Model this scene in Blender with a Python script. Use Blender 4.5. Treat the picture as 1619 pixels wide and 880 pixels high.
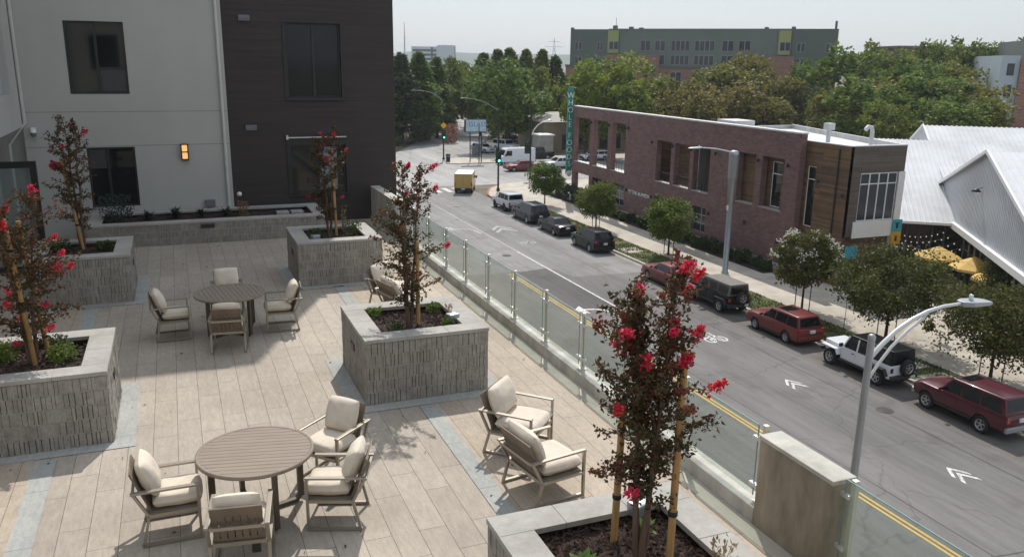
import bpy, bmesh, math, random
from mathutils import Vector, Matrix, noise
R = math.radians
PI = math.pi
rnd = random.Random(7)
scene = bpy.context.scene
COL = scene.collection
for o in list(bpy.data.objects):
    bpy.data.objects.remove(o, do_unlink=True)

# ------------------------------------------------------------------ camera
CAM_Z = 14.25      # eye height over the street
DK = 9.5           # terrace level over the street
F_PX, PITCH, ROLL, YAW = 1309.8, 0.255644, 0.0138839, -0.384431
cam = bpy.data.cameras.new('camera')
cam.sensor_width = 36.0
cam.lens = 36.0 * F_PX / 1619.0
cam.clip_start = 0.1
cam.clip_end = 12000
camo = bpy.data.objects.new('camera', cam)
COL.objects.link(camo)
_fw = Vector((-math.sin(YAW) * math.cos(PITCH), math.cos(YAW) * math.cos(PITCH), -math.sin(PITCH)))
_rt = Vector((math.cos(YAW), math.sin(YAW), 0))
_up = _rt.cross(_fw)
_c, _s = math.cos(ROLL), math.sin(ROLL)
_r2 = _c * _rt + _s * _up
_u2 = -_s * _rt + _c * _up
m3 = Matrix((_r2, _u2, -_fw)).transposed()
camo.matrix_world = Matrix.Translation((0, 0, CAM_Z)) @ m3.to_4x4()
scene.camera = camo

# ------------------------------------------------------------------ light
SUN = Vector((0.334, 0.75, 1.0)).normalized()
w = bpy.data.worlds.new('World')
scene.world = w
w.use_nodes = True
nt = w.node_tree
nt.nodes.clear()
sky = nt.nodes.new('ShaderNodeTexSky')
sky.sky_type = 'NISHITA'
sky.sun_disc = False
sky.sun_elevation = math.asin(SUN.z)
sky.sun_rotation = math.atan2(SUN.x, SUN.y)
sky.altitude = 0
sky.air_density = 1.0
sky.dust_density = 1.2
sky.ozone_density = 2.5
bg = nt.nodes.new('ShaderNodeBackground')
bg.inputs['Strength'].default_value = 0.11
wo = nt.nodes.new('ShaderNodeOutputWorld')
hsn = nt.nodes.new('ShaderNodeHueSaturation')
hsn.inputs['Saturation'].default_value = 0.55
nt.links.new(sky.outputs[0], hsn.inputs['Color'])
hz = nt.nodes.new('ShaderNodeMix'); hz.data_type = 'RGBA'      # thin even overcast veil over the clear sky
hz.inputs[0].default_value = 0.68
hz.inputs[7].default_value = (3.9, 4.28, 4.75, 1)
tcw = nt.nodes.new('ShaderNodeTexCoord'); spw = nt.nodes.new('ShaderNodeSeparateXYZ')
nt.links.new(tcw.outputs['Generated'], spw.inputs[0])
grd = nt.nodes.new('ShaderNodeMapRange')                      # a hazy sky is brighter overhead than at the horizon
grd.inputs['From Min'].default_value = 0.0; grd.inputs['From Max'].default_value = 1.0
grd.inputs['To Min'].default_value = 0.80; grd.inputs['To Max'].default_value = 1.55
nt.links.new(spw.outputs['Z'], grd.inputs[0])
vl = nt.nodes.new('ShaderNodeMix'); vl.data_type = 'RGBA'; vl.blend_type = 'MULTIPLY'; vl.inputs[0].default_value = 1.0
vl.inputs[6].default_value = (3.9, 4.28, 4.75, 1)
nt.links.new(grd.outputs[0], vl.inputs[7]); nt.links.new(vl.outputs[2], hz.inputs[7])
nt.links.new(hsn.outputs[0], hz.inputs[6])
nt.links.new(hz.outputs[2], bg.inputs[0])
nt.links.new(bg.outputs[0], wo.inputs[0])
sun = bpy.data.lights.new('sun', 'SUN')
sun.energy = 2.65
sun.angle = R(0.55)
sun.color = (1.0, 0.945, 0.87)
suno = bpy.data.objects.new('sun', sun)
suno.rotation_euler = SUN.to_track_quat('Z', 'Y').to_euler()
suno.location = (20, 40, 60)
COL.objects.link(suno)
vs = scene.view_settings
vs.view_transform = 'Standard'
vs.look = 'None'
vs.exposure = 0.58
vs.gamma = 1.0
vs.use_curve_mapping = False

# ------------------------------------------------------------------ helpers
def tag(o, label=None, cat=None, group=None, kind=None):
    if label: o['label'] = label
    if cat: o['category'] = cat
    if group: o['group'] = group
    if kind: o['kind'] = kind
    return o

def empty(name, loc, rz=0.0, label=None, cat=None, group=None):
    o = bpy.data.objects.new(name, None)
    o.empty_display_size = 0.3
    o.location = loc
    o.rotation_euler = (0, 0, rz)
    COL.objects.link(o)
    return tag(o, label, cat, group)

def dup(root, loc=None, rz=None, label=None, group=None, scale=None):
    r = root.copy(); COL.objects.link(r)
    if loc is not None: r.location = loc
    if rz is not None: r.rotation_euler = (0, 0, rz)
    if scale is not None: r.scale = scale
    if label: r['label'] = label
    if group: r['group'] = group
    for ch in list(root.children):
        c = ch.copy(); COL.objects.link(c); c.parent = r
        for g in list(ch.children):
            d = g.copy(); COL.objects.link(d); d.parent = c
    return r

class MB:
    def __init__(self):
        self.v = []; self.f = []; self.mi = []; self.sm = []
    def add(self, vs, fs, mi=0, smooth=False):
        b = len(self.v)
        self.v.extend([tuple(p) for p in vs])
        for f in fs:
            self.f.append([b + i for i in f]); self.mi.append(mi); self.sm.append(smooth)
    def box(self, x0, x1, y0, y1, z0, z1, mi=0):
        self.add([(x0,y0,z0),(x1,y0,z0),(x1,y1,z0),(x0,y1,z0),(x0,y0,z1),(x1,y0,z1),(x1,y1,z1),(x0,y1,z1)],
                 [(0,3,2,1),(4,5,6,7),(0,1,5,4),(1,2,6,5),(2,3,7,6),(3,0,4,7)], mi)
    def cbox(self, c, s, mi=0):
        self.box(c[0]-s[0]/2, c[0]+s[0]/2, c[1]-s[1]/2, c[1]+s[1]/2, c[2]-s[2]/2, c[2]+s[2]/2, mi)
    def bar(self, a, b, w, h, mi=0, up=(0,0,1)):
        a = Vector(a); b = Vector(b); d = (b-a)
        if d.length < 1e-6: return
        d.normalize(); u = Vector(up)
        if abs(d.dot(u)) > 0.98: u = Vector((1,0,0))
        s = d.cross(u).normalized(); u = s.cross(d)
        vs = []
        for p in (a, b):
            for (i, j) in ((-1,-1),(1,-1),(1,1),(-1,1)):
                vs.append(p + s*(i*w/2) + u*(j*h/2))
        self.add(vs, [(0,3,2,1),(4,5,6,7),(0,1,5,4),(1,2,6,5),(2,3,7,6),(3,0,4,7)], mi)
    def tube(self, pts, rad, n=8, mi=0, cap=True, smooth=True):
        pts = [Vector(p) for p in pts]
        if not isinstance(rad, (list, tuple)): rad = [rad]*len(pts)
        rings = []
        ref = None
        for i, p in enumerate(pts):
            d = (pts[min(i+1,len(pts)-1)] - pts[max(i-1,0)])
            d.normalize()
            if ref is None:
                ref = Vector((0,0,1)) if abs(d.z) < 0.9 else Vector((1,0,0))
            s = d.cross(ref).normalized(); u = s.cross(d).normalized(); ref = u
            rings.append([p + (s*math.cos(2*PI*k/n) + u*math.sin(2*PI*k/n))*rad[i] for k in range(n)])
        vs = [q for r_ in rings for q in r_]
        fs = []
        for i in range(len(pts)-1):
            for k in range(n):
                k2 = (k+1) % n
                fs.append((i*n+k, i*n+k2, (i+1)*n+k2, (i+1)*n+k))
        self.add(vs, fs, mi, smooth)
        if cap:
            self.add(rings[0], [tuple(range(n))[::-1]], mi)
            self.add(rings[-1], [tuple(range(n))], mi)
    def lathe(self, prof, c=(0,0,0), n=20, axis='z', mi=0, smooth=True):
        vs = []
        for (r_, h) in prof:
            for k in range(n):
                a = 2*PI*k/n
                if axis == 'z': p = (c[0]+r_*math.cos(a), c[1]+r_*math.sin(a), c[2]+h)
                elif axis == 'y': p = (c[0]+r_*math.cos(a), c[1]+h, c[2]+r_*math.sin(a))
                else: p = (c[0]+h, c[1]+r_*math.cos(a), c[2]+r_*math.sin(a))
                vs.append(p)
        fs = []
        for i in range(len(prof)-1):
            for k in range(n):
                k2 = (k+1) % n
                fs.append((i*n+k, i*n+k2, (i+1)*n+k2, (i+1)*n+k))
        self.add(vs, fs, mi, smooth)
    def prism(self, poly, z0, z1, mi=0):
        n = len(poly)
        vs = [(x,y,z0) for x,y in poly] + [(x,y,z1) for x,y in poly]
        fs = [tuple(range(n))[::-1], tuple(range(n,2*n))]
        for i in range(n):
            j = (i+1) % n
            fs.append((i,j,n+j,n+i))
        self.add(vs, fs, mi)
    def build(self, name, mat, parent=None, origin=None, world=False, recalc=True, weld=False, bevel=0.0):
        me = bpy.data.meshes.new(name)
        off = Vector((0,0,0))
        if world and parent is not None:
            off = Vector(parent.location)
            q = parent
            while q.parent is not None:
                q = q.parent; off += Vector(q.location)
        if origin is not None: off = Vector(origin)
        vs = [(p[0]-off.x, p[1]-off.y, p[2]-off.z) for p in self.v]
        me.from_pydata(vs, [], self.f)
        mats = mat if isinstance(mat, (list, tuple)) else [mat]
        for m_ in mats: me.materials.append(m_)
        me.polygons.foreach_set('material_index', self.mi)
        me.polygons.foreach_set('use_smooth', self.sm)
        if recalc or weld or bevel:
            bm = bmesh.new(); bm.from_mesh(me)
            if weld: bmesh.ops.remove_doubles(bm, verts=bm.verts, dist=1e-5)
            if bevel:
                bmesh.ops.remove_doubles(bm, verts=bm.verts, dist=1e-6)
                es = [e for e in bm.edges if len(e.link_faces) == 2 and e.calc_face_angle(0) > 0.6]
                bmesh.ops.bevel(bm, geom=es, offset=bevel, segments=2, profile=0.6, affect='EDGES', clamp_overlap=True)
            if recalc: bmesh.ops.recalc_face_normals(bm, faces=bm.faces)
            bm.to_mesh(me); bm.free()
        me.update()
        o = bpy.data.objects.new(name, me)
        COL.objects.link(o)
        if origin is not None: o.location = origin
        if parent is not None: o.parent = parent
        return o

def holed(mb, mp, u0, u1, v0, v1, holes, th, mi=0, mi_rev=None):
    """wall with rectangular openings; mp(u,v,w) -> point, w runs 0..th into the wall"""
    if mi_rev is None: mi_rev = mi
    us = sorted(set([u0,u1] + [h[0] for h in holes] + [h[1] for h in holes]))
    vv = sorted(set([v0,v1] + [h[2] for h in holes] + [h[3] for h in holes]))
    us = [u for u in us if u0 <= u <= u1]; vv = [v for v in vv if v0 <= v <= v1]
    def inside(u, v): return any(h[0] < u < h[1] and h[2] < v < h[3] for h in holes)
    def solid(i, j):
        if i < 0 or j < 0 or i >= len(us)-1 or j >= len(vv)-1: return False
        return not inside((us[i]+us[i+1])/2, (vv[j]+vv[j+1])/2)
    for i in range(len(us)-1):
        for j in range(len(vv)-1):
            if not solid(i,j): continue
            a,b,c,d = us[i],us[i+1],vv[j],vv[j+1]
            mb.add([mp(a,c,0),mp(b,c,0),mp(b,d,0),mp(a,d,0)], [(0,1,2,3)], mi)
            mb.add([mp(a,c,th),mp(b,c,th),mp(b,d,th),mp(a,d,th)], [(3,2,1,0)], mi)
            if not solid(i-1,j): mb.add([mp(a,c,0),mp(a,d,0),mp(a,d,th),mp(a,c,th)], [(0,1,2,3)], mi_rev)
            if not solid(i+1,j): mb.add([mp(b,c,0),mp(b,d,0),mp(b,d,th),mp(b,c,th)], [(3,2,1,0)], mi_rev)
            if not solid(i,j-1): mb.add([mp(a,c,0),mp(b,c,0),mp(b,c,th),mp(a,c,th)], [(3,2,1,0)], mi_rev)
            if not solid(i,j+1): mb.add([mp(a,d,0),mp(b,d,0),mp(b,d,th),mp(a,d,th)], [(0,1,2,3)], mi_rev)

# ------------------------------------------------------------------ materials
def newmat(name):
    m = bpy.data.materials.new(name); m.use_nodes = True
    n = m.node_tree
    return m, n, n.nodes['Principled BSDF']

def N(nt_, t, **kw):
    n = nt_.nodes.new(t)
    for k, v in kw.items(): setattr(n, k, v)
    return n

def mixcol(nt_, fac, a, b, blend='MIX'):
    n = N(nt_, 'ShaderNodeMix', data_type='RGBA', blend_type=blend)
    for sock, val in ((n.inputs[0], fac), (n.inputs[6], a), (n.inputs[7], b)):
        if isinstance(val, bpy.types.NodeSocket): nt_.links.new(val, sock)
        elif isinstance(val, (int, float)): sock.default_value = val
        else: sock.default_value = (val[0], val[1], val[2], 1)
    return n.outputs[2]

def ramp(nt_, src, stops):
    n = N(nt_, 'ShaderNodeValToRGB')
    e = n.color_ramp.elements
    while len(e) < len(stops): e.new(0.5)
    for i, (p, c) in enumerate(stops):
        e[i].position = p
        e[i].color = (c, c, c, 1) if isinstance(c, (int, float)) else (c[0], c[1], c[2], 1)
    nt_.links.new(src, n.inputs[0])
    return n.outputs[0]

def noise_tex(nt_, scale, detail=4, rough=0.6, vec=None, mapscale=None):
    n = N(nt_, 'ShaderNodeTexNoise')
    n.inputs['Scale'].default_value = scale; n.inputs['Detail'].default_value = detail
    n.inputs['Roughness'].default_value = rough
    if vec is None:
        tc = N(nt_, 'ShaderNodeTexCoord'); vec = tc.outputs['Object']
    if mapscale is not None:
        mp = N(nt_, 'ShaderNodeMapping'); mp.inputs['Scale'].default_value = mapscale
        nt_.links.new(vec, mp.inputs[0]); vec = mp.outputs[0]
    nt_.links.new(vec, n.inputs['Vector'])
    return n.outputs['Fac']

def bump(nt_, h, strength, dist, bsdf):
    b = N(nt_, 'ShaderNodeBump'); b.inputs['Strength'].default_value = strength
    b.inputs['Distance'].default_value = dist
    nt_.links.new(h, b.inputs['Height']); nt_.links.new(b.outputs[0], bsdf.inputs['Normal'])
    return b

def mat(name, col, rough=0.6, metal=0.0, var=0.12, scale=4.0, bs=0.0, bscale=40.0, bdist=0.01, mapscale=None, coat=0.0, spec=None):
    m, n, b = newmat(name)
    b.inputs['Roughness'].default_value = rough
    b.inputs['Metallic'].default_value = metal
    if coat: b.inputs['Coat Weight'].default_value = coat; b.inputs['Coat Roughness'].default_value = 0.08
    if spec is not None: b.inputs['Specular IOR Level'].default_value = spec
    f = noise_tex(n, scale, 5, 0.62, mapscale=mapscale)
    lo = tuple(c*(1-var) for c in col); hi = tuple(min(1, c*(1+var)) for c in col)
    n.links.new(ramp(n, f, [(0.3, lo), (0.7, hi)]), b.inputs['Base Color'])
    if bs: bump(n, noise_tex(n, bscale, 4, 0.6, mapscale=mapscale), bs, bdist, b)
    return m

def wall_uv(n):
    """(horizontal, vertical) metres on a vertical wall, whichever way it faces"""
    tc = N(n, 'ShaderNodeTexCoord'); g = N(n, 'ShaderNodeNewGeometry')
    sp = N(n, 'ShaderNodeSeparateXYZ'); n.links.new(tc.outputs['Object'], sp.inputs[0])
    sn = N(n, 'ShaderNodeSeparateXYZ'); n.links.new(g.outputs['Normal'], sn.inputs[0])
    ab = N(n, 'ShaderNodeMath', operation='ABSOLUTE'); n.links.new(sn.outputs['X'], ab.inputs[0])
    gt = N(n, 'ShaderNodeMath', operation='GREATER_THAN'); gt.inputs[1].default_value = 0.6
    n.links.new(ab.outputs[0], gt.inputs[0])
    mx = N(n, 'ShaderNodeMix'); n.links.new(gt.outputs[0], mx.inputs[0])
    n.links.new(sp.outputs['X'], mx.inputs[2]); n.links.new(sp.outputs['Y'], mx.inputs[3])
    cb = N(n, 'ShaderNodeCombineXYZ')
    n.links.new(mx.outputs[0], cb.inputs[0]); n.links.new(sp.outputs['Z'], cb.inputs[1])
    return cb.outputs[0], tc.outputs['Object']

def brick_mat(name, c1, c2, mortar, bw, bh, ms=0.012, rough=0.85, bs=0.4):
    m, n, b = newmat(name)
    uv, ob = wall_uv(n)
    t = N(n, 'ShaderNodeTexBrick')
    n.links.new(uv, t.inputs['Vector'])
    t.inputs['Scale'].default_value = 1.0
    t.inputs['Brick Width'].default_value = bw; t.inputs['Row Height'].default_value = bh
    t.inputs['Mortar Size'].default_value = ms; t.inputs['Mortar Smooth'].default_value = 0.15
    t.inputs['Color1'].default_value = (*c1, 1); t.inputs['Color2'].default_value = (*c2, 1)
    t.inputs['Mortar'].default_value = (*mortar, 1); t.inputs['Bias'].default_value = 0.0
    f = noise_tex(n, 1.3, 6, 0.7)
    col = mixcol(n, 0.45, t.outputs['Color'], ramp(n, f, [(0.25, 0.5), (0.75, 1.35)]), 'MULTIPLY')
    n.links.new(col, b.inputs['Base Color'])
    b.inputs['Roughness'].default_value = rough
    inv = N(n, 'ShaderNodeMath', operation='SUBTRACT'); inv.inputs[0].default_value = 1.0
    n.links.new(t.outputs['Fac'], inv.inputs[1])
    bump(n, inv.outputs[0], bs, 0.01, b)
    return m

def leaf_mat(name, stops, trans=0.3, noise_s=0.35, rough=0.55, hue=(0.478, 0.512)):
    m, n, b = newmat(name)
    g = N(n, 'ShaderNodeNewGeometry')
    oi = N(n, 'ShaderNodeObjectInfo')
    f = noise_tex(n, noise_s, 2, 0.5)
    a = N(n, 'ShaderNodeMath', operation='MULTIPLY_ADD'); a.inputs[1].default_value = 0.6
    n.links.new(g.outputs['Random Per Island'], a.inputs[0]); 
    a2 = N(n, 'ShaderNodeMath', operation='MULTIPLY'); a2.inputs[1].default_value = 0.45
    n.links.new(f, a2.inputs[0]); n.links.new(a2.outputs[0], a.inputs[2])
    col = ramp(n, a.outputs[0], stops)
    hs = N(n, 'ShaderNodeHueSaturation')
    mr = N(n, 'ShaderNodeMapRange'); mr.inputs['To Min'].default_value = hue[0]; mr.inputs['To Max'].default_value = hue[1]
    n.links.new(oi.outputs['Random'], mr.inputs[0]); n.links.new(mr.outputs[0], hs.inputs['Hue'])
    n.links.new(col, hs.inputs['Color'])
    n.links.new(hs.outputs[0], b.inputs['Base Color'])
    b.inputs['Roughness'].default_value = rough
    b.inputs['Specular IOR Level'].default_value = 0.3
    tr = N(n, 'ShaderNodeBsdfTranslucent'); n.links.new(hs.outputs[0], tr.inputs['Color'])
    mx = N(n, 'ShaderNodeMixShader'); mx.inputs[0].default_value = trans
    n.links.new(b.outputs[0], mx.inputs[1]); n.links.new(tr.outputs[0], mx.inputs[2])
    n.links.new(mx.outputs[0], n.nodes['Material Output'].inputs['Surface'])
    return m

def glass_mat(name, tint, refl=0.12, dirt=0.0, dcol=(0.6,0.65,0.62)):
    m, n, b = newmat(name)
    n.nodes.remove(b)
    tr = N(n, 'ShaderNodeBsdfTransparent'); tr.inputs[0].default_value = (*tint, 1)
    gl = N(n, 'ShaderNodeBsdfGlossy'); gl.inputs['Roughness'].default_value = 0.02
    fr = N(n, 'ShaderNodeLayerWeight'); fr.inputs['Blend'].default_value = 0.5
    pw = N(n, 'ShaderNodeMath', operation='POWER'); pw.inputs[1].default_value = 5.0
    n.links.new(fr.outputs['Facing'], pw.inputs[0])
    mu = N(n, 'ShaderNodeMath', operation='MULTIPLY_ADD'); mu.inputs[1].default_value = 0.8; mu.inputs[2].default_value = 0.03
    n.links.new(pw.outputs[0], mu.inputs[0])
    mx = N(n, 'ShaderNodeMixShader'); n.links.new(mu.outputs[0], mx.inputs[0])
    n.links.new(tr.outputs[0], mx.inputs[1]); n.links.new(gl.outputs[0], mx.inputs[2])
    out = mx.outputs[0]
    if dirt:
        df = N(n, 'ShaderNodeBsdfDiffuse'); df.inputs[0].default_value = (*dcol, 1)
        m2 = N(n, 'ShaderNodeMixShader')
        f = noise_tex(n, 1.6, 5, 0.6)
        n.links.new(ramp(n, f, [(0.3, dirt*0.7), (0.7, dirt*1.3)]), m2.inputs[0])
        n.links.new(out, m2.inputs[1]); n.links.new(df.outputs[0], m2.inputs[2]); out = m2.outputs[0]
    n.links.new(out, n.nodes['Material Output'].inputs['Surface'])
    return m

def emit_mat(name, col, strength):
    m, n, b = newmat(name)
    b.inputs['Base Color'].default_value = (*col, 1)
    b.inputs['Emission Color'].default_value = (*col, 1)
    b.inputs['Emission Strength'].default_value = strength
    return m

def paver_mat(name, c1, c2, joint, pw=0.29, pl=1.25):
    m, n, b = newmat(name)
    tc = N(n, 'ShaderNodeTexCoord'); sp = N(n, 'ShaderNodeSeparateXYZ'); cb = N(n, 'ShaderNodeCombineXYZ')
    n.links.new(tc.outputs['Object'], sp.inputs[0])
    n.links.new(sp.outputs['Y'], cb.inputs[0]); n.links.new(sp.outputs['X'], cb.inputs[1])
    t = N(n, 'ShaderNodeTexBrick'); n.links.new(cb.outputs[0], t.inputs['Vector'])
    t.offset = 0.37; t.offset_frequency = 2
    t.inputs['Scale'].default_value = 1.0
    t.inputs['Brick Width'].default_value = pl; t.inputs['Row Height'].default_value = pw
    t.inputs['Mortar Size'].default_value = 0.0028; t.inputs['Mortar Smooth'].default_value = 0.0
    t.inputs['Color1'].default_value = (*c1, 1); t.inputs['Color2'].default_value = (*c2, 1)
    t.inputs['Mortar'].default_value = (*joint, 1)
    # faint sawn grain along each plank, and scattered stains
    g1 = noise_tex(n, 9.0, 5, 0.65, mapscale=(3.0, 0.7, 1))
    g2 = noise_tex(n, 0.55, 5, 0.6)
    g3 = noise_tex(n, 60.0, 3, 0.6)
    col = mixcol(n, 0.55, t.outputs['Color'], ramp(n, g1, [(0.3, 0.72), (0.7, 1.22)]), 'MULTIPLY')
    col = mixcol(n, 0.6, col, ramp(n, g2, [(0.3, 0.75), (0.7, 1.2)]), 'MULTIPLY')
    col = mixcol(n, 0.35, col, ramp(n, g3, [(0.35, 0.7), (0.65, 1.25)]), 'MULTIPLY')
    n.links.new(col, b.inputs['Base Color']); b.inputs['Roughness'].default_value = 0.75
    b.inputs['Specular IOR Level'].default_value = 0.35
    inv = N(n, 'ShaderNodeMath', operation='SUBTRACT'); inv.inputs[0].default_value = 1.0
    n.links.new(t.outputs['Fac'], inv.inputs[1])
    bump(n, inv.outputs[0], 0.5, 0.004, b)
    return m

def asphalt_mat(name, col, crack=0.25):
    m, n, b = newmat(name)
    g1 = noise_tex(n, 0.16, 6, 0.65, mapscale=(1.0, 0.35, 1))
    g2 = noise_tex(n, 34.0, 3, 0.7)
    g3 = noise_tex(n, 2.2, 5, 0.7, mapscale=(1.6, 0.16, 1))
    c = mixcol(n, 1.0, col, ramp(n, g1, [(0.28, 0.74), (0.72, 1.3)]), 'MULTIPLY')
    c = mixcol(n, 0.7, c, ramp(n, g3, [(0.3, 0.78), (0.7, 1.2)]), 'MULTIPLY')
    g4 = noise_tex(n, 0.8, 4, 0.6, mapscale=(1.0, 0.012, 1))
    c = mixcol(n, 0.8, c, ramp(n, g4, [(0.3, 0.78), (0.7, 1.18)]), 'MULTIPLY')
    g5 = noise_tex(n, 0.45, 3, 0.5)
    c = mixcol(n, 0.5, c, ramp(n, g5, [(0.30, (0.62,0.58,0.52)), (0.42, (1.0,1.0,1.0))]), 'MULTIPLY')
    c = mixcol(n, 0.6, c, ramp(n, g2, [(0.3, 0.6), (0.7, 1.4)]), 'MULTIPLY')
    vo = N(n, 'ShaderNodeTexVoronoi', feature='DISTANCE_TO_EDGE'); vo.inputs['Scale'].default_value = 0.16
    tc = N(n, 'ShaderNodeTexCoord')
    nz = N(n, 'ShaderNodeTexNoise'); nz.inputs['Scale'].default_value = 0.7
    n.links.new(tc.outputs['Object'], nz.inputs['Vector'])
    vm = N(n, 'ShaderNodeVectorMath', operation='MULTIPLY_ADD'); vm.inputs[1].default_value = (1.8, 1.8, 0)
    n.links.new(nz.outputs['Color'], vm.inputs[0]); n.links.new(tc.outputs['Object'], vm.inputs[2])
    n.links.new(vm.outputs[0], vo.inputs['Vector'])
    cr = ramp(n, vo.outputs['Distance'], [(0.0, 1-crack), (0.008, 1.0)])
    c = mixcol(n, 1.0, c, cr, 'MULTIPLY')
    n.links.new(c, b.inputs['Base Color']); b.inputs['Roughness'].default_value = 0.82
    b.inputs['Specular IOR Level'].default_value = 0.3
    bump(n, g2, 0.25, 0.01, b)
    return m

M = {}
M['stucco'] = mat('stucco', (0.462,0.458,0.432), 0.9, var=0.05, scale=0.5, bs=0.25, bscale=60, bdist=0.006)
def stain(m, zs=(3.0,3.0,0.25), amt=0.16):
    n = m.node_tree; b = n.nodes['Principled BSDF']; src = b.inputs['Base Color'].links[0].from_socket
    f = noise_tex(n, 1.0, 5, 0.65, mapscale=zs)
    c = mixcol(n, 1.0, src, ramp(n, f, [(0.35, (1-amt,1-amt*1.03,1-amt*1.1)), (0.6, (1,1,1))]), 'MULTIPLY')
    n.links.new(c, b.inputs['Base Color']); return m
stain(M['stucco'], (0.7,0.7,0.12), 0.05)
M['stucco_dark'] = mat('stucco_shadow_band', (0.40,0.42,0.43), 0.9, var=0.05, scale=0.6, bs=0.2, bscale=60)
M['groove'] = mat('reveal_groove', (0.25,0.25,0.25), 0.9)
M['groove_shade'] = mat('block_groove_shade', (0.13,0.12,0.105), 0.95)  # dark backing of the ribs, with the shade of their grooves in its colour
M['siding'] = mat('dark_siding', (0.036,0.028,0.026), 0.65, var=0.22, scale=1.2, bs=0.2, bscale=8, mapscale=(0.4,1,6))
M['dark_metal'] = mat('dark_bronze_metal', (0.035,0.036,0.038), 0.45, metal=0.3)
M['vent'] = mat('vent_grey', (0.17,0.18,0.20), 0.5, metal=0.2)
M['pane'] = mat('window_pane', (0.015,0.018,0.019), 0.04, var=0.3, scale=0.8, spec=0.45)
M['pane_far'] = mat('far_window_pane', (0.035,0.042,0.05), 0.12, var=0.4, scale=0.25, spec=0.6)
M['blind'] = mat('roller_blind', (0.22,0.24,0.25), 0.8)
M['white_paint'] = mat('white_paint', (0.75,0.75,0.74), 0.5, var=0.04)
M['pipe'] = mat('downpipe_paint', (0.55,0.55,0.53), 0.5, var=0.05)
M['paver'] = paver_mat('paver_taupe', (0.352,0.305,0.252), (0.402,0.352,0.295), (0.09,0.08,0.07))
M['paver_warm'] = paver_mat('paver_warm', (0.372,0.308,0.240), (0.425,0.354,0.282), (0.10,0.085,0.07))
M['bluestone'] = paver_mat('bluestone', (0.325,0.335,0.318), (0.37,0.375,0.355), (0.09,0.09,0.09), pw=50.0, pl=1.22)
M['concrete'] = mat('concrete', (0.50,0.48,0.43), 0.85, var=0.16, scale=2.5, bs=0.3, bscale=50)
M['concrete_rough'] = mat('weathered_concrete', (0.27,0.235,0.18), 0.9, var=0.36, scale=3.5, bs=0.5, bscale=14, bdist=0.02, mapscale=(1,1,0.35))
M['concrete_strip'] = mat('concrete_strip', (0.44,0.41,0.34), 0.85, var=0.14, scale=2.0, bs=0.2, bscale=60)
M['cap'] = mat('cap_stone', (0.40,0.385,0.355), 0.85, var=0.10, scale=14, bs=0.3, bscale=120, bdist=0.004)
M['block'] = mat('split_block', (0.325,0.30,0.262), 0.95, var=0.22, scale=9, bs=0.8, bscale=38, bdist=0.02)
M['mortar'] = mat('block_mortar', (0.40,0.385,0.355), 0.95, var=0.12, scale=10)
M['mulch'] = mat('bark_mulch', (0.045,0.028,0.022), 0.95, var=0.6, scale=28, bs=1.0, bscale=45, bdist=0.05)
M['chip'] = leaf_mat('bark_chip', [(0.0,(0.020,0.013,0.011)),(0.6,(0.06,0.036,0.028)),(1.0,(0.16,0.09,0.065))], trans=0.0)
M['bark'] = mat('bark', (0.13,0.085,0.06), 0.9, var=0.4, scale=6, bs=0.6, bscale=25, bdist=0.02, mapscale=(1,1,0.2))
M['bark_dark'] = mat('bark_dark', (0.06,0.045,0.035), 0.9, var=0.4, scale=3, bs=0.6, bscale=20, mapscale=(1,1,0.2))
M['stake'] = mat('lodgepole_stake', (0.40,0.235,0.09), 0.8, var=0.25, scale=5, mapscale=(4,4,0.4))
M['tie'] = mat('rubber_tie', (0.015,0.016,0.017), 0.7)
M['crape'] = leaf_mat('crape_leaf', [(0.0,(0.016,0.024,0.009)),(0.32,(0.045,0.055,0.018)),(0.55,(0.095,0.080,0.030)),(0.76,(0.130,0.050,0.030)),(1.0,(0.24,0.14,0.07))], trans=0.42, noise_s=1.2, rough=0.4)
M['flower'] = leaf_mat('crape_flower', [(0.0,(0.48,0.016,0.040)),(0.5,(0.66,0.034,0.075)),(1.0,(0.78,0.12,0.17))], trans=0.35, hue=(0.492, 0.506))
M['seedhead'] = leaf_mat('crape_seed', [(0.0,(0.14,0.05,0.03)),(1.0,(0.30,0.13,0.07))], trans=0.2)
M['succ'] = leaf_mat('bright_perennial', [(0.0,(0.06,0.11,0.025)),(1.0,(0.20,0.30,0.07))], trans=0.3)
M['herb'] = leaf_mat('dark_perennial', [(0.0,(0.03,0.05,0.018)),(1.0,(0.11,0.15,0.05))], trans=0.3)
M['agave'] = leaf_mat('agave_blade', [(0.0,(0.025,0.04,0.03)),(1.0,(0.07,0.10,0.075))], trans=0.1)
M['dry'] = leaf_mat('dry_grass', [(0.0,(0.20,0.13,0.06)),(1.0,(0.38,0.28,0.14))], trans=0.3)
M['g_dark'] = leaf_mat('leaf_dark_green', [(0.0,(0.020,0.038,0.013)),(0.5,(0.049,0.083,0.023)),(1.0,(0.122,0.170,0.043))], trans=0.35)
M['g_mid'] = leaf_mat('leaf_mid_green', [(0.0,(0.034,0.059,0.012)),(0.5,(0.107,0.167,0.031)),(1.0,(0.257,0.312,0.061))], trans=0.42)
M['g_bright'] = leaf_mat('leaf_bright_green', [(0.0,(0.038,0.070,0.011)),(0.5,(0.130,0.198,0.028)),(1.0,(0.318,0.358,0.061))], trans=0.45)
M['g_olive'] = leaf_mat('leaf_olive', [(0.0,(0.044,0.059,0.011)),(0.5,(0.147,0.158,0.030)),(1.0,(0.306,0.275,0.062))], trans=0.42)
M['g_yellow'] = leaf_mat('leaf_yellowing', [(0.0,(0.055,0.050,0.014)),(0.5,(0.155,0.128,0.034)),(1.0,(0.290,0.225,0.070))], trans=0.42)
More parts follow.
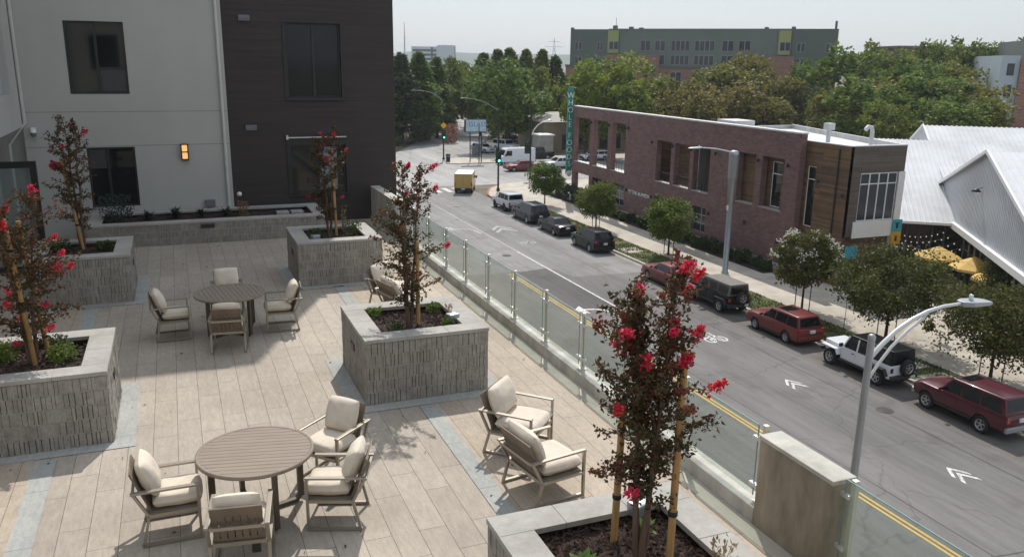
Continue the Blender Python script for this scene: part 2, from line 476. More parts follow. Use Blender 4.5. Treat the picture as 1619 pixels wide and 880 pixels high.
M['g_shrub'] = leaf_mat('shrub_leaf', [(0.0,(0.015,0.037,0.010)),(0.6,(0.046,0.090,0.020)),(1.0,(0.110,0.171,0.039))], trans=0.35)
M['g_olive2'] = leaf_mat('leaf_dusty_olive', [(0.0,(0.025,0.036,0.009)),(0.5,(0.081,0.095,0.023)),(1.0,(0.196,0.196,0.057))], trans=0.4)
M['litter'] = mat('leaf_litter', (0.17,0.135,0.09), 0.95, var=0.35, scale=0.8)
M['g_blue'] = leaf_mat('bluish_shrub_leaf', [(0.0,(0.02,0.035,0.026)),(1.0,(0.075,0.11,0.085))], trans=0.2)
M['bloom'] = leaf_mat('white_bloom', [(0.0,(0.5,0.5,0.42)),(1.0,(0.8,0.8,0.72))], trans=0.3)
M['grass'] = mat('verge_grass', (0.085,0.10,0.032), 0.95, var=0.6, scale=1.6, bs=0.6, bscale=30, bdist=0.05)
M['blade'] = leaf_mat('grass_blade', [(0.0,(0.03,0.05,0.012)),(0.6,(0.09,0.115,0.032)),(1.0,(0.20,0.17,0.065))], trans=0.3, noise_s=0.5)
M['dirt'] = mat('dry_ground', (0.135,0.115,0.08), 0.95, var=0.4, scale=0.35, bs=0.4, bscale=6)
M['asphalt'] = asphalt_mat('asphalt', (0.152,0.145,0.142))
M['asphalt_lane'] = asphalt_mat('asphalt_parking_lane', (0.142,0.130,0.119))
M['asphalt_old'] = asphalt_mat('asphalt_old', (0.205,0.198,0.192))
M['asphalt_new'] = asphalt_mat('asphalt_patch', (0.088,0.084,0.083), 0.1)
M['asphalt_side'] = asphalt_mat('asphalt_cross_street', (0.30,0.292,0.282))
M['sidewalk'] = mat('sidewalk_concrete', (0.47,0.425,0.36), 0.9, var=0.14, scale=0.8, bs=0.2, bscale=30)
M['kerb'] = mat('kerb_concrete', (0.46,0.43,0.38), 0.9, var=0.18, scale=1.5)
M['kerb_red'] = mat('red_kerb_paint', (0.36,0.13,0.09), 0.8, var=0.3, scale=2)
def paint_mat(name, col, wear):
    m, n, b = newmat(name)
    f = noise_tex(n, 7.0, 6, 0.75)
    c = ramp(n, f, [(wear-0.06, (0.13,0.125,0.12)), (wear+0.10, col)])
    n.links.new(c, b.inputs['Base Color']); b.inputs['Roughness'].default_value = 0.7
    return m
M['mark_white'] = paint_mat('road_paint_white', (0.62,0.61,0.585), 0.42)
M['mark_worn'] = paint_mat('road_paint_worn', (0.46,0.45,0.42), 0.47)
M['mark_yellow'] = paint_mat('road_paint_yellow', (0.66,0.40,0.09), 0.33)
M['brick'] = brick_mat('red_brown_brick', (0.145,0.080,0.076), (0.22,0.120,0.112), (0.14,0.105,0.095), 0.42, 0.14, 0.010)
M['brick_far'] = brick_mat('distant_brick', (0.23,0.105,0.075), (0.29,0.14,0.10), (0.24,0.16,0.13), 0.6, 0.25, 0.02)
M['coping'] = mat('metal_coping', (0.52,0.52,0.52), 0.45, metal=0.5, var=0.06)
M['cedar'] = brick_mat('cedar_boards', (0.10,0.062,0.036), (0.21,0.125,0.065), (0.045,0.03,0.02), 2.6, 0.14, 0.006, rough=0.8)
M['grey_wood'] = brick_mat('weathered_boards', (0.10,0.082,0.066), (0.15,0.125,0.10), (0.05,0.04,0.035), 2.6, 0.16, 0.006, rough=0.85)
M['roof_white'] = mat('roof_membrane', (0.55,0.56,0.56), 0.6, var=0.08, scale=0.4)
M['roof_metal'] = mat('corrugated_white_metal', (0.56,0.575,0.59), 0.45, metal=0.1, var=0.05, scale=0.4)
M['wall_metal'] = mat('corrugated_wall_metal', (0.60,0.625,0.66), 0.45, metal=0.2, var=0.06, scale=0.5)
M['store_dark'] = mat('storefront_dark', (0.02,0.02,0.022), 0.35)
M['steel'] = mat('galvanised_steel', (0.36,0.385,0.41), 0.42, metal=0.6, var=0.10, scale=2.0)
M['lamp_grey'] = mat('lamp_arm_grey', (0.22,0.235,0.25), 0.5, metal=0.4)
M['steel_pale'] = mat('pale_steel', (0.62,0.63,0.62), 0.35, metal=0.5, var=0.05)
M['post'] = mat('brushed_post', (0.60,0.585,0.50), 0.4, metal=0.35, var=0.06)
M['glass'] = glass_mat('railing_glass', (0.90,0.945,0.925), dirt=0.05)
M['door_glass'] = glass_mat('door_glass', (0.75,0.80,0.80), dirt=0.06)
M['black'] = mat('black_metal', (0.012,0.012,0.013), 0.5)
M['frame_al'] = mat('champagne_aluminium', (0.34,0.305,0.255), 0.36, metal=0.6, var=0.06, scale=8)
M['slat'] = mat('composite_slat', (0.235,0.188,0.148), 0.7, var=0.12, scale=3, bs=0.15, bscale=20, mapscale=(6,1,1))
M['slat_dark'] = mat('backrest_slat', (0.175,0.135,0.10), 0.7, var=0.2, scale=4, bs=0.2, bscale=30)
M['cushion'] = mat('cushion_canvas', (0.63,0.555,0.46), 0.95, var=0.09, scale=7, bs=0.35, bscale=14, bdist=0.012)
M['tyre'] = mat('tyre_rubber', (0.016,0.016,0.017), 0.85)
M['rim'] = mat('alloy_rim', (0.48,0.49,0.50), 0.3, metal=0.8, var=0.05)
M['carglass'] = mat('car_glass', (0.010,0.012,0.013), 0.06, var=0.3, scale=1.0, spec=0.4)
M['plastic'] = mat('black_plastic', (0.022,0.022,0.024), 0.6)
M['chrome'] = mat('chrome', (0.6,0.6,0.6), 0.2, metal=0.9)
M['taillight'] = mat('tail_lamp', (0.30,0.018,0.015), 0.2, coat=0.6)
M['headlight'] = mat('head_lamp', (0.6,0.62,0.65), 0.15, coat=0.6)
M['plate'] = mat('licence_plate', (0.66,0.67,0.68), 0.5)
M['yellow_canvas'] = mat('yellow_canvas', (0.64,0.43,0.13), 0.85, var=0.08)
M['teal'] = mat('teal_sign', (0.02,0.20,0.17), 0.5, var=0.1)
M['letter'] = mat('sign_letter_white', (0.62,0.68,0.66), 0.5, var=0.05)
M['bulb'] = emit_mat('festoon_bulb', (0.8,0.74,0.6), 0.25)
M['lamp_glow'] = emit_mat('sconce_glow', (0.85,0.46,0.15), 0.65)
M['sig_green'] = emit_mat('green_signal', (0.10,0.95,0.62), 2.5)
M['siggreen_box'] = mat('signal_housing', (0.012,0.035,0.028), 0.6)
M['grey_green'] = mat('grey_green_wall', (0.105,0.125,0.108), 0.85, var=0.08, scale=0.15)
M['grey_green_light'] = mat('pale_grey_green_wall', (0.145,0.17,0.145), 0.85, var=0.07, scale=0.15)
M['lime'] = mat('lime_panel', (0.30,0.33,0.13), 0.8)
M['tan'] = mat('tan_wall', (0.27,0.23,0.155), 0.9, var=0.1, scale=0.4)
M['pale_blue'] = mat('pale_blue_wall', (0.36,0.43,0.47), 0.85, var=0.05, scale=0.3)
M['tower'] = mat('tower_concrete', (0.50,0.56,0.60), 0.8, var=0.05, scale=0.05)
M['hill'] = mat('wooded_hill', (0.05,0.065,0.04), 0.95, var=0.4, scale=0.01)
M['billboard'] = mat('billboard_face', (0.36,0.47,0.55), 0.6, var=0.25, scale=0.5)
M['text_blue'] = mat('billboard_text', (0.06,0.16,0.26), 0.6)
M['sign_yellow'] = mat('warning_sign', (0.75,0.36,0.02), 0.5)
M['sign_blue'] = mat('turquoise_panel', (0.05,0.34,0.42), 0.6)
M['sign_gold'] = mat('gold_panel', (0.55,0.33,0.03), 0.6)
M['orange_leaf'] = leaf_mat('rust_leaf', [(0.0,(0.16,0.07,0.04)),(1.0,(0.42,0.22,0.14))], trans=0.3)
def paint(name, col, rough=0.3, metal=0.1):
    return mat('car_paint_'+name, col, rough, metal=metal, var=0.05, scale=1.5, coat=0.4, spec=0.35)
M['p_white'] = paint('white', (0.70,0.72,0.76), metal=0.0)
M['p_black'] = mat('car_paint_black', (0.008,0.009,0.010), 0.22, var=0.05, coat=0.1, spec=0.3)
M['p_navy'] = mat('car_paint_navy', (0.012,0.017,0.026), 0.22, var=0.05, coat=0.15, spec=0.35)
M['p_red'] = paint('red', (0.165,0.026,0.022), 0.3)
M['p_maroon'] = paint('maroon', (0.085,0.017,0.026), 0.3)
M['p_darkred'] = paint('dark_red', (0.17,0.028,0.030), 0.35)
M['p_yellow'] = paint('yellow', (0.43,0.29,0.085), 0.4, 0.0)
M['p_offwhite'] = paint('off_white', (0.46,0.48,0.50), metal=0.0)
M['p_silver'] = paint('silver', (0.50,0.52,0.54), 0.3, 0.4)
M['soft_top'] = mat('faded_soft_top', (0.16,0.15,0.135), 0.85, var=0.15, scale=4)

stain(M['cap'], (1.2,1.2,1.2), 0.22); stain(M['concrete'], (2.5,2.5,0.5), 0.25); stain(M['coping'], (1.5,1.5,0.4), 0.2); stain(M['roof_metal'], (0.4,0.4,0.4), 0.12); stain(M['sidewalk'], (0.6,0.6,0.6), 0.16); stain(M['block'], (1.5,1.5,0.7), 0.22)

# ------------------------------------------------------------------ ground, roads, pavements
def slab(name, poly, z0, z1, m, kind='structure'):
    mb = MB(); mb.prism(poly, z0, z1)
    return tag(mb.build(name, m), kind=kind)
def sheet(name, polys, z, m, kind='structure'):
    mb = MB()
    for p in polys:
        mb.add([(x, y, z) for x, y in p], [tuple(range(len(p)))])
    return tag(mb.build(name, m), kind=kind)
def rect(x0, x1, y0, y1): return [(x0,y0),(x1,y0),(x1,y1),(x0,y1)]

sheet('ground', [rect(-3600,3600,-3600,3600)], 0.0, M['dirt'])
M['gutter'] = mat('gutter_concrete', (0.30,0.27,0.235), 0.9, var=0.25, scale=1.2)
sheet('street', [rect(10.7,30.9,-70,92.6)], 0.006, M['asphalt'])
sheet('parking_lane', [rect(28.35,30.9,-70,49.15)], 0.0088, M['asphalt_lane'])
sheet('old_asphalt', [[(10.7,52.6),(24.3,52.0),(24.6,49.5),(30.9,49.2),(30.9,92.6),(10.7,92.6)]], 0.0085, M['asphalt_old'])
sheet('cross_street', [[(-90,92.6),(150,92.6),(150,112.8),(-90,112.8)]], 0.006, M['asphalt_side'])
sheet('far_road', [[(26,112.8),(38,112.8),(43,122),(50,138),(62,166),(76,196),(66,204),(52,172),(35,135),(27,119)]], 0.006, M['asphalt_side'])
sheet('asphalt_patch', [[(21.4,51.9),(23.8,52.4),(23.95,42.2),(21.3,41.9)]], 0.010, M['asphalt_new'])
sheet('parking_lot', [[(42,119),(80,117.5),(85,150),(60,152)]], 0.008, M['asphalt_side'])
# the far block stands a kerb higher than the street
slab('sidewalk', [(31.08,-70),(150,-70),(150,92.4),(37.5,92.4),(35.2,91.2),(33.4,89.2),(32.2,86.8),(31.4,84.6),(31.08,82)], -0.2, 0.15, M['sidewalk'])
KC = [(30.9,-70),(30.9,82),(31.22,84.7),(32.05,87.0),(33.25,89.4),(35.1,91.45),(37.45,92.6),(150,92.6)]
KI = [(31.08,-70),(31.08,82),(31.4,84.6),(32.2,86.8),(33.4,89.2),(35.2,91.2),(37.5,92.4),(150,92.4)]
mb = MB(); mr = MB()
for i in range(len(KC)-1):
    a,b,c,d = KC[i],KC[i+1],KI[i+1],KI[i]
    t = mr if 1 <= i <= 4 else mb
    t.prism([a,b,c,d], -0.2, 0.156)
tag(mb.build('kerb', M['kerb']), kind='structure')
tag(mr.build('red_kerb', M['kerb_red']), kind='structure')
slab('near_sidewalk', rect(5.7,10.7,-70,92.4), -0.2, 0.15, M['sidewalk'])
slab('far_corner_pavement', [(35.6,113.4),(37,112.7),(120,112.7),(120,117.2),(44,118.6),(39,119.6),(36.6,117.6)], -0.2, 0.13, M['sidewalk'])
slab('far_left_pavement', [(-60,112.8),(25.0,112.8),(26.3,119),(34.2,135.3),(50.5,172),(48,174),(31,137),(24,122),(-60,118)], -0.2, 0.13, M['litter'])
# verge between kerb and pavement, with concrete pads where people step out
vs_ = [(8,44.3),(45.2,73.5)]
sheet('stepping_pad', [rect(31.5,33.1,54.3,55.9), rect(31.6,33.2,25.9,26.9), rect(31.6,33.2,27.6,28.4)], 0.162, M['sidewalk'])
sheet('verge_soil', [rect(31.1,33.65,a,b) for a,b in vs_], 0.156, M['grass'])
def blades(name, areas, n, m, z, hmin, hmax, seed, wid=0.03, lab=None, cat=None):
    r = random.Random(seed); mb = MB()
    tot = sum((x1-x0)*(y1-y0) for x0,x1,y0,y1 in areas)
    for x0,x1,y0,y1 in areas:
        for _ in range(int(n*(x1-x0)*(y1-y0)/tot)):
            x = r.uniform(x0,x1); y = r.uniform(y0,y1)
            if noise.noise((x*0.7, y*0.7, seed)) < -0.22: continue
            a = r.uniform(0,2*PI); h = r.uniform(hmin,hmax); ww = wid*r.uniform(0.7,1.5)
            dx, dy = math.cos(a)*ww, math.sin(a)*ww; lx, ly = r.uniform(-0.5,0.5)*h, r.uniform(-0.5,0.5)*h
            mb.add([(x-dx,y-dy,z),(x+dx,y+dy,z),(x+lx,y+ly,z+h)], [(0,1,2)])
    o = mb.build(name, m, recalc=False)
    return tag(o, lab, cat, kind='stuff')
blades('verge_grass', [(31.15,33.6,a+0.1,b-0.1) for a,b in vs_], 15000, M['blade'], 0.156, 0.04, 0.15, 5, 0.03,
       'patchy green grass growing in the strip between kerb and pavement', 'grass')

# road paint (each 4 mm above the asphalt)
def marking(name, polys, z, m, lab, cat='road marking', group=None):
    mb = MB()
    for p in polys: mb.prism(p, z, z+0.003)
    c = [sum(v[0] for v in mb.v)/len(mb.v), sum(v[1] for v in mb.v)/len(mb.v), 0]
    return tag(mb.build(name, m, origin=c), lab, cat, group)
marking('lane_line', [rect(23.82,23.95,42.2,58)], 0.013, M['mark_white'], 'bright white lane line painted beside the dark asphalt patch')
marking('lane_line', [rect(23.85,23.97,58,86.5)], 0.013, M['mark_worn'], 'faded white lane line running up to the crossing')
marking('centre_line', [rect(20.66,20.77,-40,51.8), rect(20.87,20.98,-40,51.8)], 0.013, M['mark_yellow'], 'double yellow centre line seen through the glass railing')
def arrow(cx, cy, s, m, lab):
    # left turn arrow: shaft coming up the lane, bending to a head that points left
    sh = [(0.95,-1.5),(1.12,-1.5),(1.10,-0.6),(0.80,0.0),(0.25,0.30),(-0.35,0.40),(-0.35,0.22),(0.20,0.12),(0.62,-0.12),(0.90,-0.62)]
    hd = [(-0.35,0.95),(-1.05,0.28),(-0.35,-0.35)]
    return marking('turn_arrow', [[(cx+x*s, cy+y*s*1.25) for x,y in p] for p in (sh,hd)], 0.014, m, lab)
arrow(22.15, 41.9, 1.0, M['mark_white'], 'clean white left turn arrow painted beside the red flowering tree')
arrow(22.35, 67.6, 1.15, M['mark_worn'], 'worn white left turn arrow beyond the glass posts')
def ring(cx, cy, r0, r1, sy=1.0, n=18):
    return [[(cx+math.cos(a)*r0, cy+math.sin(a)*r0*sy), (cx+math.cos(a)*r1, cy+math.sin(a)*r1*sy),
             (cx+math.cos(b)*r1, cy+math.sin(b)*r1*sy), (cx+math.cos(b)*r0, cy+math.sin(b)*r0*sy)]
            for a,b in [(2*PI*k/n, 2*PI*(k+1)/n) for k in range(n)]]
def stroke(a, b, w_):
    d = Vector((b[0]-a[0], b[1]-a[1])).normalized(); n_ = Vector((-d.y, d.x))*w_/2
    return [(a[0]-n_.x,a[1]-n_.y),(b[0]-n_.x,b[1]-n_.y),(b[0]+n_.x,b[1]+n_.y),(a[0]+n_.x,a[1]+n_.y)]
def chevrons(cx, cy, m, lab, s=1.0):
    ps = []
    for dy in (0, -0.48):
        for sx in (-1, 1):
            ps.append([(cx, cy+(0.28+dy)*s), (cx, cy+(0.02+dy)*s), (cx+sx*0.44*s, cy+(-0.60+dy)*s), (cx+sx*0.44*s, cy+(-0.36+dy)*s)][::sx])
    return marking('lane_chevron', ps, 0.014, m, lab)
def bike(cx, cy, m, lab):
    ps = ring(cx-0.36, cy-0.42, 0.20, 0.30, 1.5) + ring(cx+0.36, cy-0.42, 0.20, 0.30, 1.5)
    for a,b in (((-0.36,-0.42),(-0.12,0.15)),((-0.12,0.15),(0.22,0.15)),((0.22,0.15),(0.02,-0.4)),((0.02,-0.4),(-0.12,0.15)),((0.36,-0.42),(0.2,0.42)),((0.1,0.45),(0.34,0.42)),((-0.2,0.28),(0.0,0.28)),((-0.36,-0.42),(0.02,-0.4))):
        ps.append(stroke((cx+a[0],cy+a[1]*1.5),(cx+b[0],cy+b[1]*1.5),0.09))
    return marking('bicycle_symbol', ps, 0.014, m, lab)
chevrons(25.62, 28.75, M['mark_white'], 'white double chevron on the road left of the white off-roader', .88)
chevrons(25.38, 19.55, M['mark_white'], 'white double chevron nearest the camera, beyond the concrete pier', .9)
bike(26.0, 35.4, M['mark_white'], 'white bicycle symbol on the road near the red wagon')
chevrons(26.0, 67.6, M['mark_worn'], 'large worn chevron in the lane beside the dark sedan', 2.2)
bike(25.95, 61.2, M['mark_worn'], 'faint bicycle symbol in the lane beside the parked black crossover')
bars = [rect(20.4+k*1.25, 21.0+k*1.25, 88.2, 91.4) for k in range(8)]
marking('crosswalk', bars, 0.013, M['mark_white'], 'white ladder crossing painted over the street by the yellow van', 'crossing')
marking('crosswalk', [rect(32.2,35.2,95+k*1.5,95.7+k*1.5) for k in range(11)], 0.013, M['mark_worn'], 'pale worn crossing over the side street behind the yellow van', 'crossing')
marking('crosswalk', [rect(20+k*1.3,20.5+k*1.3,112.9,115.2) for k in range(9)], 0.013, M['mark_worn'], 'white crossing bars on the far side of the junction', 'crossing')

def manhole(x,y,r_,lab):
    mb = MB(); mb.lathe([(0,0.0),(r_*.8,0.0),(r_*.82,-.003),(r_*.86,-.003),(r_*.88,.002),(r_,.002),(r_,-.01)],(0,0,0.016),24)
    for k in range(-3,4): mb.box(-r_*.6,r_*.6,k*r_*.2-.008,k*r_*.2+.008,.0162,.021)
    o = mb.build('manhole_cover', M['iron'], origin=None); o.location = (x,y,0); return tag(o, lab, 'manhole cover', 'iron covers in the road')
M['iron'] = mat('cast_iron', (0.06,0.055,0.05), 0.7, metal=0.3, var=0.3, scale=8)
manhole(27.3,24.6,.36,'round iron cover in the road between the two nearest chevrons')
manhole(22.6,57.0,.36,'round iron cover in the road beside the faded lane line')
manhole(28.2,45.0,.22,'small iron cover beside the parked black off-roader')
# sealed joints and repairs in the asphalt
mb = MB()
r = random.Random(3)
for x,y0,y1 in ((27.15,8,84),(21.9,-5,41)):
    pts = []; y = y0
    while y < y1: pts.append((x+0.10*noise.noise((y*.11,x,0))+.02*noise.noise((y*1.3,x,0)),y)); y += .8
    for a,b in zip(pts[:-1],pts[1:]): mb.add([(q[0],q[1],.0125) for q in stroke(a,b,r.uniform(.025,.05))],[(0,1,2,3)])
for (x0,y0,x1,y1) in ((23,37.6,30.7,37.2),(24,74,30.6,74.4),(20,15.2,29.5,14.2)):
    n = 12; pts = [(x0+(x1-x0)*k/n,y0+(y1-y0)*k/n+.12*noise.noise((k*.7,y0,0))) for k in range(n+1)]
    for a,b in zip(pts[:-1],pts[1:]): mb.add([(q[0],q[1],.0135) for q in stroke(a,b,r.uniform(.03,.06))],[(0,1,2,3)])
tag(mb.build('asphalt_seams', M['asphalt_new'], recalc=False), kind='structure')
sheet('gutter', [rect(30.55,30.9,-60,81)], 0.0105, M['gutter'])

# ------------------------------------------------------------------ podium and terrace paving
mb = MB(); mb.box(-40, 5.655, -9, 60, 0.0, DK-0.006)
pod = mb.build('podium_building', M['concrete_rough'], origin=(-17,25,0))
tag(pod, 'concrete podium building that carries the terrace above the street', 'building')
sheet('terrace_paving', [rect(-7,5.18,-8.5,25.1)], DK, M['paver'])
sheet('warm_paving', [rect(3.13,5.18,-8.5,25.0), rect(-7,-1.9,-8.5,24.9)], DK+0.004, M['paver_warm'])
def ringpoly(x0,x1,y0,y1,w_): return [rect(x0-w_,x1+w_,y0-w_,y0-0.002), rect(x0-w_,x1+w_,y1+0.002,y1+w_), rect(x0-w_,x0-0.002,y0-0.002,y1+0.002), rect(x1+0.002,x1+w_,y0-0.002,y1+0.002)]
bl = [rect(2.9,3.13,a,b) for a,b in ((-8,4.0),(6.2,10.6),(12.95,17.45),(19.85,22.8))]
bl += [rect(-1.9,-1.66,a,b) for a,b in ((-8,3.8),(6.2,10.56),(12.98,17.4),(19.9,22.8))]
PLX = {'R': (2.2, 4.05), 'L': (-2.88, -1.03)}
PLY = [(4.12,5.96),(10.87,12.7),(17.62,19.5)]
for k in ('R','L'):
    for y0,y1 in PLY:
        bl += ringpoly(PLX[k][0], PLX[k][1], y0, y1, 0.24)
sheet('bluestone_bands', bl, DK+0.008, M['bluestone'])
sheet('concrete_edge_strip', [rect(5.185,5.40,-8.5,25.0)], DK+0.004, M['concrete_strip'])

r = random.Random(21); mb = MB()
for _ in range(190):
    x = r.uniform(-2.8,5.1); y = r.uniform(5.5,24)
    if r.random() < .55:
        cx_,cy_ = r.choice([(3.1,11.8),(-1.95,11.8),(3.1,5.0),(3.1,18.6)]); x = cx_+r.gauss(0,1.3); y = cy_+r.gauss(0,1.4)
    if not(-5 < x < 5.15 and 4 < y < 24.5) or any(a-.05 < x < b+.05 and c-.05 < y < d+.05 for a,b in PLX.values() for c,d in PLY): continue
    a = r.uniform(0,6.28); L = r.uniform(.012,.034); W = L*.45; ca,sa = math.cos(a)*L,math.sin(a)*L; wx,wy = -math.sin(a)*W,math.cos(a)*W; z = DK+.011
    mb.add([(x-ca,y-sa,z),(x+wx,y+wy,z+r.uniform(.003,.014)),(x+ca,y+sa,z),(x-wx,y-wy,z+r.uniform(.003,.014))],[(0,1,2,3)])
tag(mb.build('fallen_leaves', M['chip'], recalc=False), 'small dark fallen leaves scattered over the terrace paving', 'fallen leaves', kind='stuff')

# ------------------------------------------------------------------ parapet kerb, piers, glass railings
KZ = DK+0.18
for (a,b,lab) in ((6.39,21.9,'low concrete kerb under the long glass railing'),(-6,5.30,'low concrete kerb at the bottom right corner beside the pier')):
    mb = MB(); mb.box(5.402,5.655,a,b,DK-0.3,KZ)
    o = mb.build('parapet_kerb', M['concrete'], origin=(5.53,(a+b)/2,DK), bevel=0.015); tag(o, lab, 'kerb')
def pier(y0,y1,lab,m1):
    e = empty('concrete_pier', (5.52,(y0+y1)/2,DK), 0, lab, 'concrete wall')
    mb = MB(); mb.box(5.39,5.65,y0,y1,DK-0.3,DK+0.99); mb.build('wall', m1, e, world=True, bevel=0.008)
    mb = MB(); mb.box(5.378,5.664,y0-0.012,y1+0.012,DK+0.992,DK+1.04); mb.build('coping', M['concrete'], e, world=True, bevel=0.012)
pier(5.32,6.37,'stained concrete pier standing between two lengths of glass railing',M['concrete_rough'])
pier(21.95,24.9,'grey concrete pier where the railing meets the dark building',M['concrete'])
def railing(ys, ends, lab):
    e = empty('glass_railing', (5.53, ys[0], KZ), 0, lab, 'railing')
    for y in ys:
        mb = MB(); mb.box(5.515,5.565,y-0.027,y+0.027,KZ+0.004,KZ+0.9); mb.box(5.485,5.60,y-0.06,y+0.06,KZ,KZ+0.012)
        mb.build('post', M['post'], e, world=True, bevel=0.004)
    pan = [(ys[i]+0.075, ys[i+1]-0.075) for i in range(len(ys)-1)] + ends
    for a,b in pan:
        mb = MB(); mb.box(5.497,5.509,a,b,KZ+0.06,KZ+0.875)
        g = mb.build('glass_panel', M['glass'], e, world=True)
        mb = MB()
        for y in (a,b):
            s = 1 if y == a else -1
            for z in (KZ+0.18, KZ+0.72):
                mb.cbox((5.51, y+s*0.0, z),(0.045,0.13,0.045))
        mb.build('clamp', M['steel_pale'], g, world=True, bevel=0.006)
        mb = MB(); mb.box(5.4955,5.5105,a-0.006,a,KZ+0.06,KZ+0.875); mb.box(5.4955,5.5105,b,b+0.006,KZ+0.06,KZ+0.875)
        mb.box(5.4955,5.5105,a,b,KZ+0.876,KZ+0.884)
        mb.build('polished_edge', M['glass_edge'], g, world=True)
M['glass_edge'] = mat('glass_edge', (0.20,0.29,0.27), 0.25)
railing([6.47]+[7.95+1.395*k for k in range(10)], [(20.65,21.8)], 'long glass railing with pale posts along the terrace edge above the street')
railing([5.20,3.75,2.3,0.9], [], 'short glass railing to the right of the concrete pier')

# ------------------------------------------------------------------ apartment building on the terrace
WY = 24.95
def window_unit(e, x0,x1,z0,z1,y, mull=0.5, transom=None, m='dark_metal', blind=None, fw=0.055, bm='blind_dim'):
    mb = MB()
    mb.box(x0,x0+fw,y-0.03,y+0.04,z0,z1); mb.box(x1-fw,x1,y-0.03,y+0.04,z0,z1)
    mb.box(x0+fw,x1-fw,y-0.03,y+0.04,z0,z0+fw); mb.box(x0+fw,x1-fw,y-0.03,y+0.04,z1-fw,z1)
    xm = x0+(x1-x0)*mull
    mb.box(xm-fw*0.6,xm+fw*0.6,y-0.026,y+0.036,z0+fw,z1-fw)
    if transom:
        zt = z0+(z1-z0)*transom
        mb.box(xm+fw*0.6,x1-fw,y-0.022,y+0.032,zt-fw*0.5,zt+fw*0.5)
    f = mb.build('window', M[m], e, world=True)
    mb = MB(); mb.box(x0+fw*0.5,x1-fw*0.5,y+0.008,y+0.02,z0+fw*0.5,z1-fw*0.5)
    mb.build('pane', M['pane'], f, world=True)
    if blind:
        mb = MB(); a,b,c,d = blind; mb.box(a,b,y-0.004,y+0.006,c,d)
        mb.build('blind', M[bm], f, world=True)
    return f
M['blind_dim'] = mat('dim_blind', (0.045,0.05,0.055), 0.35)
e = empty('apartment_building', (-1.2,WY,DK), 0, 'pale grey stucco apartment wing with two dark windows behind the long planter', 'building')
mb = MB()
holed(mb, lambda u,v,w_: (u,WY+w_,v), -3.66,1.41,DK,25.5, [(-2.47,-1.05,13.27,15.12),(-2.25,-1.06,10.25,11.87),(-2.47,-1.05,17.1,19.0),(-2.47,-1.05,21.0,22.9)], 0.2)
mb.box(-12,1.41,WY+0.35,45,DK,25.49)
mb.box(1.40,1.41,WY+0.2,WY+0.4,DK,25.49)
mb.build('wall', M['stucco'], e, world=True)
mb = MB()
for z in (12.81,11.9): mb.box(-3.64,1.40,WY-0.0025,WY+0.02,z-0.009,z+0.009)
mb.build('reveal', M['groove'], e, world=True)
window_unit(e,-2.47,-1.05,13.27,15.12,WY+0.09,0.50,0.36,blind=(-1.70,-1.11,13.34,13.9))
window_unit(e,-2.25,-1.06,10.25,11.87,WY+0.09,0.42,None,blind=(-2.2,-1.8,11.3,11.8))
window_unit(e,-2.47,-1.05,17.1,19.0,WY+0.09,0.50,0.36); window_unit(e,-2.47,-1.05,21.0,22.9,WY+0.09,0.50,0.36)
mb = MB(); mb.tube([(1.275,WY-0.05,25.4),(1.275,WY-0.05,DK+0.1)],0.045,10); 
for z in (11,13.5,16,18.5): mb.box(1.22,1.33,WY-0.06,WY,z-0.02,z+0.02)
mb.build('downpipe', M['pipe'], e, world=True)
mb = MB(); mb.tube([(-3.60,WY-0.05,25.4),(-3.60,WY-0.05,12.55),(-4.02,WY-0.05,12.0),(-4.02,WY-0.05,DK+0.1)],0.045,10)
mb.build('downpipe', M['pipe'], e, world=True)
mb = MB(); mb.box(0.62,0.90,WY-0.12,WY,10.14,10.34); mb.build('junction_box', M['vent'], e, world=True, bevel=0.01)
# left wing
e = empty('side_wing', (-4.0,18,DK), 0, 'white side wing overhanging at the left edge of the terrace', 'building')
mb = MB()
holed(mb, lambda u,v,w_: (-3.66-w_,u,v), 10.0,24.94,12.45,25.5, [(20.6,23.75,13.3,15.2),(20.6,23.35,17.2,19.6)], 0.25)
mb.box(-12,-3.67,10.0,24.94,12.44,12.62)
mb.build('wall', M['stucco'], e, world=True)
mb = MB(); holed(mb, lambda u,v,w_: (-4.32-w_,u,v), 10.0,24.94,DK,12.44, [(21.8,22.8,DK,11.75)], 0.2); mb.build('ground_floor_wall', M['stucco'], e, world=True)
mb = MB(); mb.box(-4.45,-4.38,21.8,22.8,DK,11.75); d = mb.build('door', M['dark_metal'], e, world=True)
mb = MB(); mb.box(-4.379,-4.372,21.95,22.65,DK+0.3,11.6); mb.build('pane', M['pane'], d, world=True)
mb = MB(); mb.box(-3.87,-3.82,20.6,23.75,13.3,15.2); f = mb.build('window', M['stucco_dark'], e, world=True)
mb = MB(); mb.box(-3.818,-3.81,20.7,22.3,13.4,15.1); mb.build('pane', M['pane'], f, world=True)
# dark clad part
DY = 25.1
e = empty('dark_clad_building', (3.8,DY,DK), 0, 'dark brown lap sided building with a large window above a narrow one', 'building')
mb = MB()
holes = [(3.10,4.66,13.15,15.24),(3.06,4.70,10.35,11.80)]
z = DK
hz = sorted(set([h[2] for h in holes]+[h[3] for h in holes]))
while z < 25.49:
    z2 = min(25.5, z+0.16)
    for q in hz:
        if z+0.02 < q < z2-0.02: z2 = q
    xs = [(1.41,6.24)]
    for h in holes:
        if h[2] < (z+z2)/2 < h[3]: xs = [(1.41,h[0]),(h[1],6.24)]
    for x0,x1 in xs:
        mb.add([(x0,DY-0.008,z),(x1,DY-0.008,z),(x1,DY,z2),(x0,DY,z2),(x0,DY,z),(x1,DY,z)], [(0,1,2,3),(4,5,1,0)])
    z = z2
mb.box(1.412,6.23,DY+0.25,60,DK,25.49); mb.box(6.2,6.24,DY+0.001,60,0.2,25.495); mb.box(1.412,6.2,DY+0.02,DY+0.25,15.3,25.48)
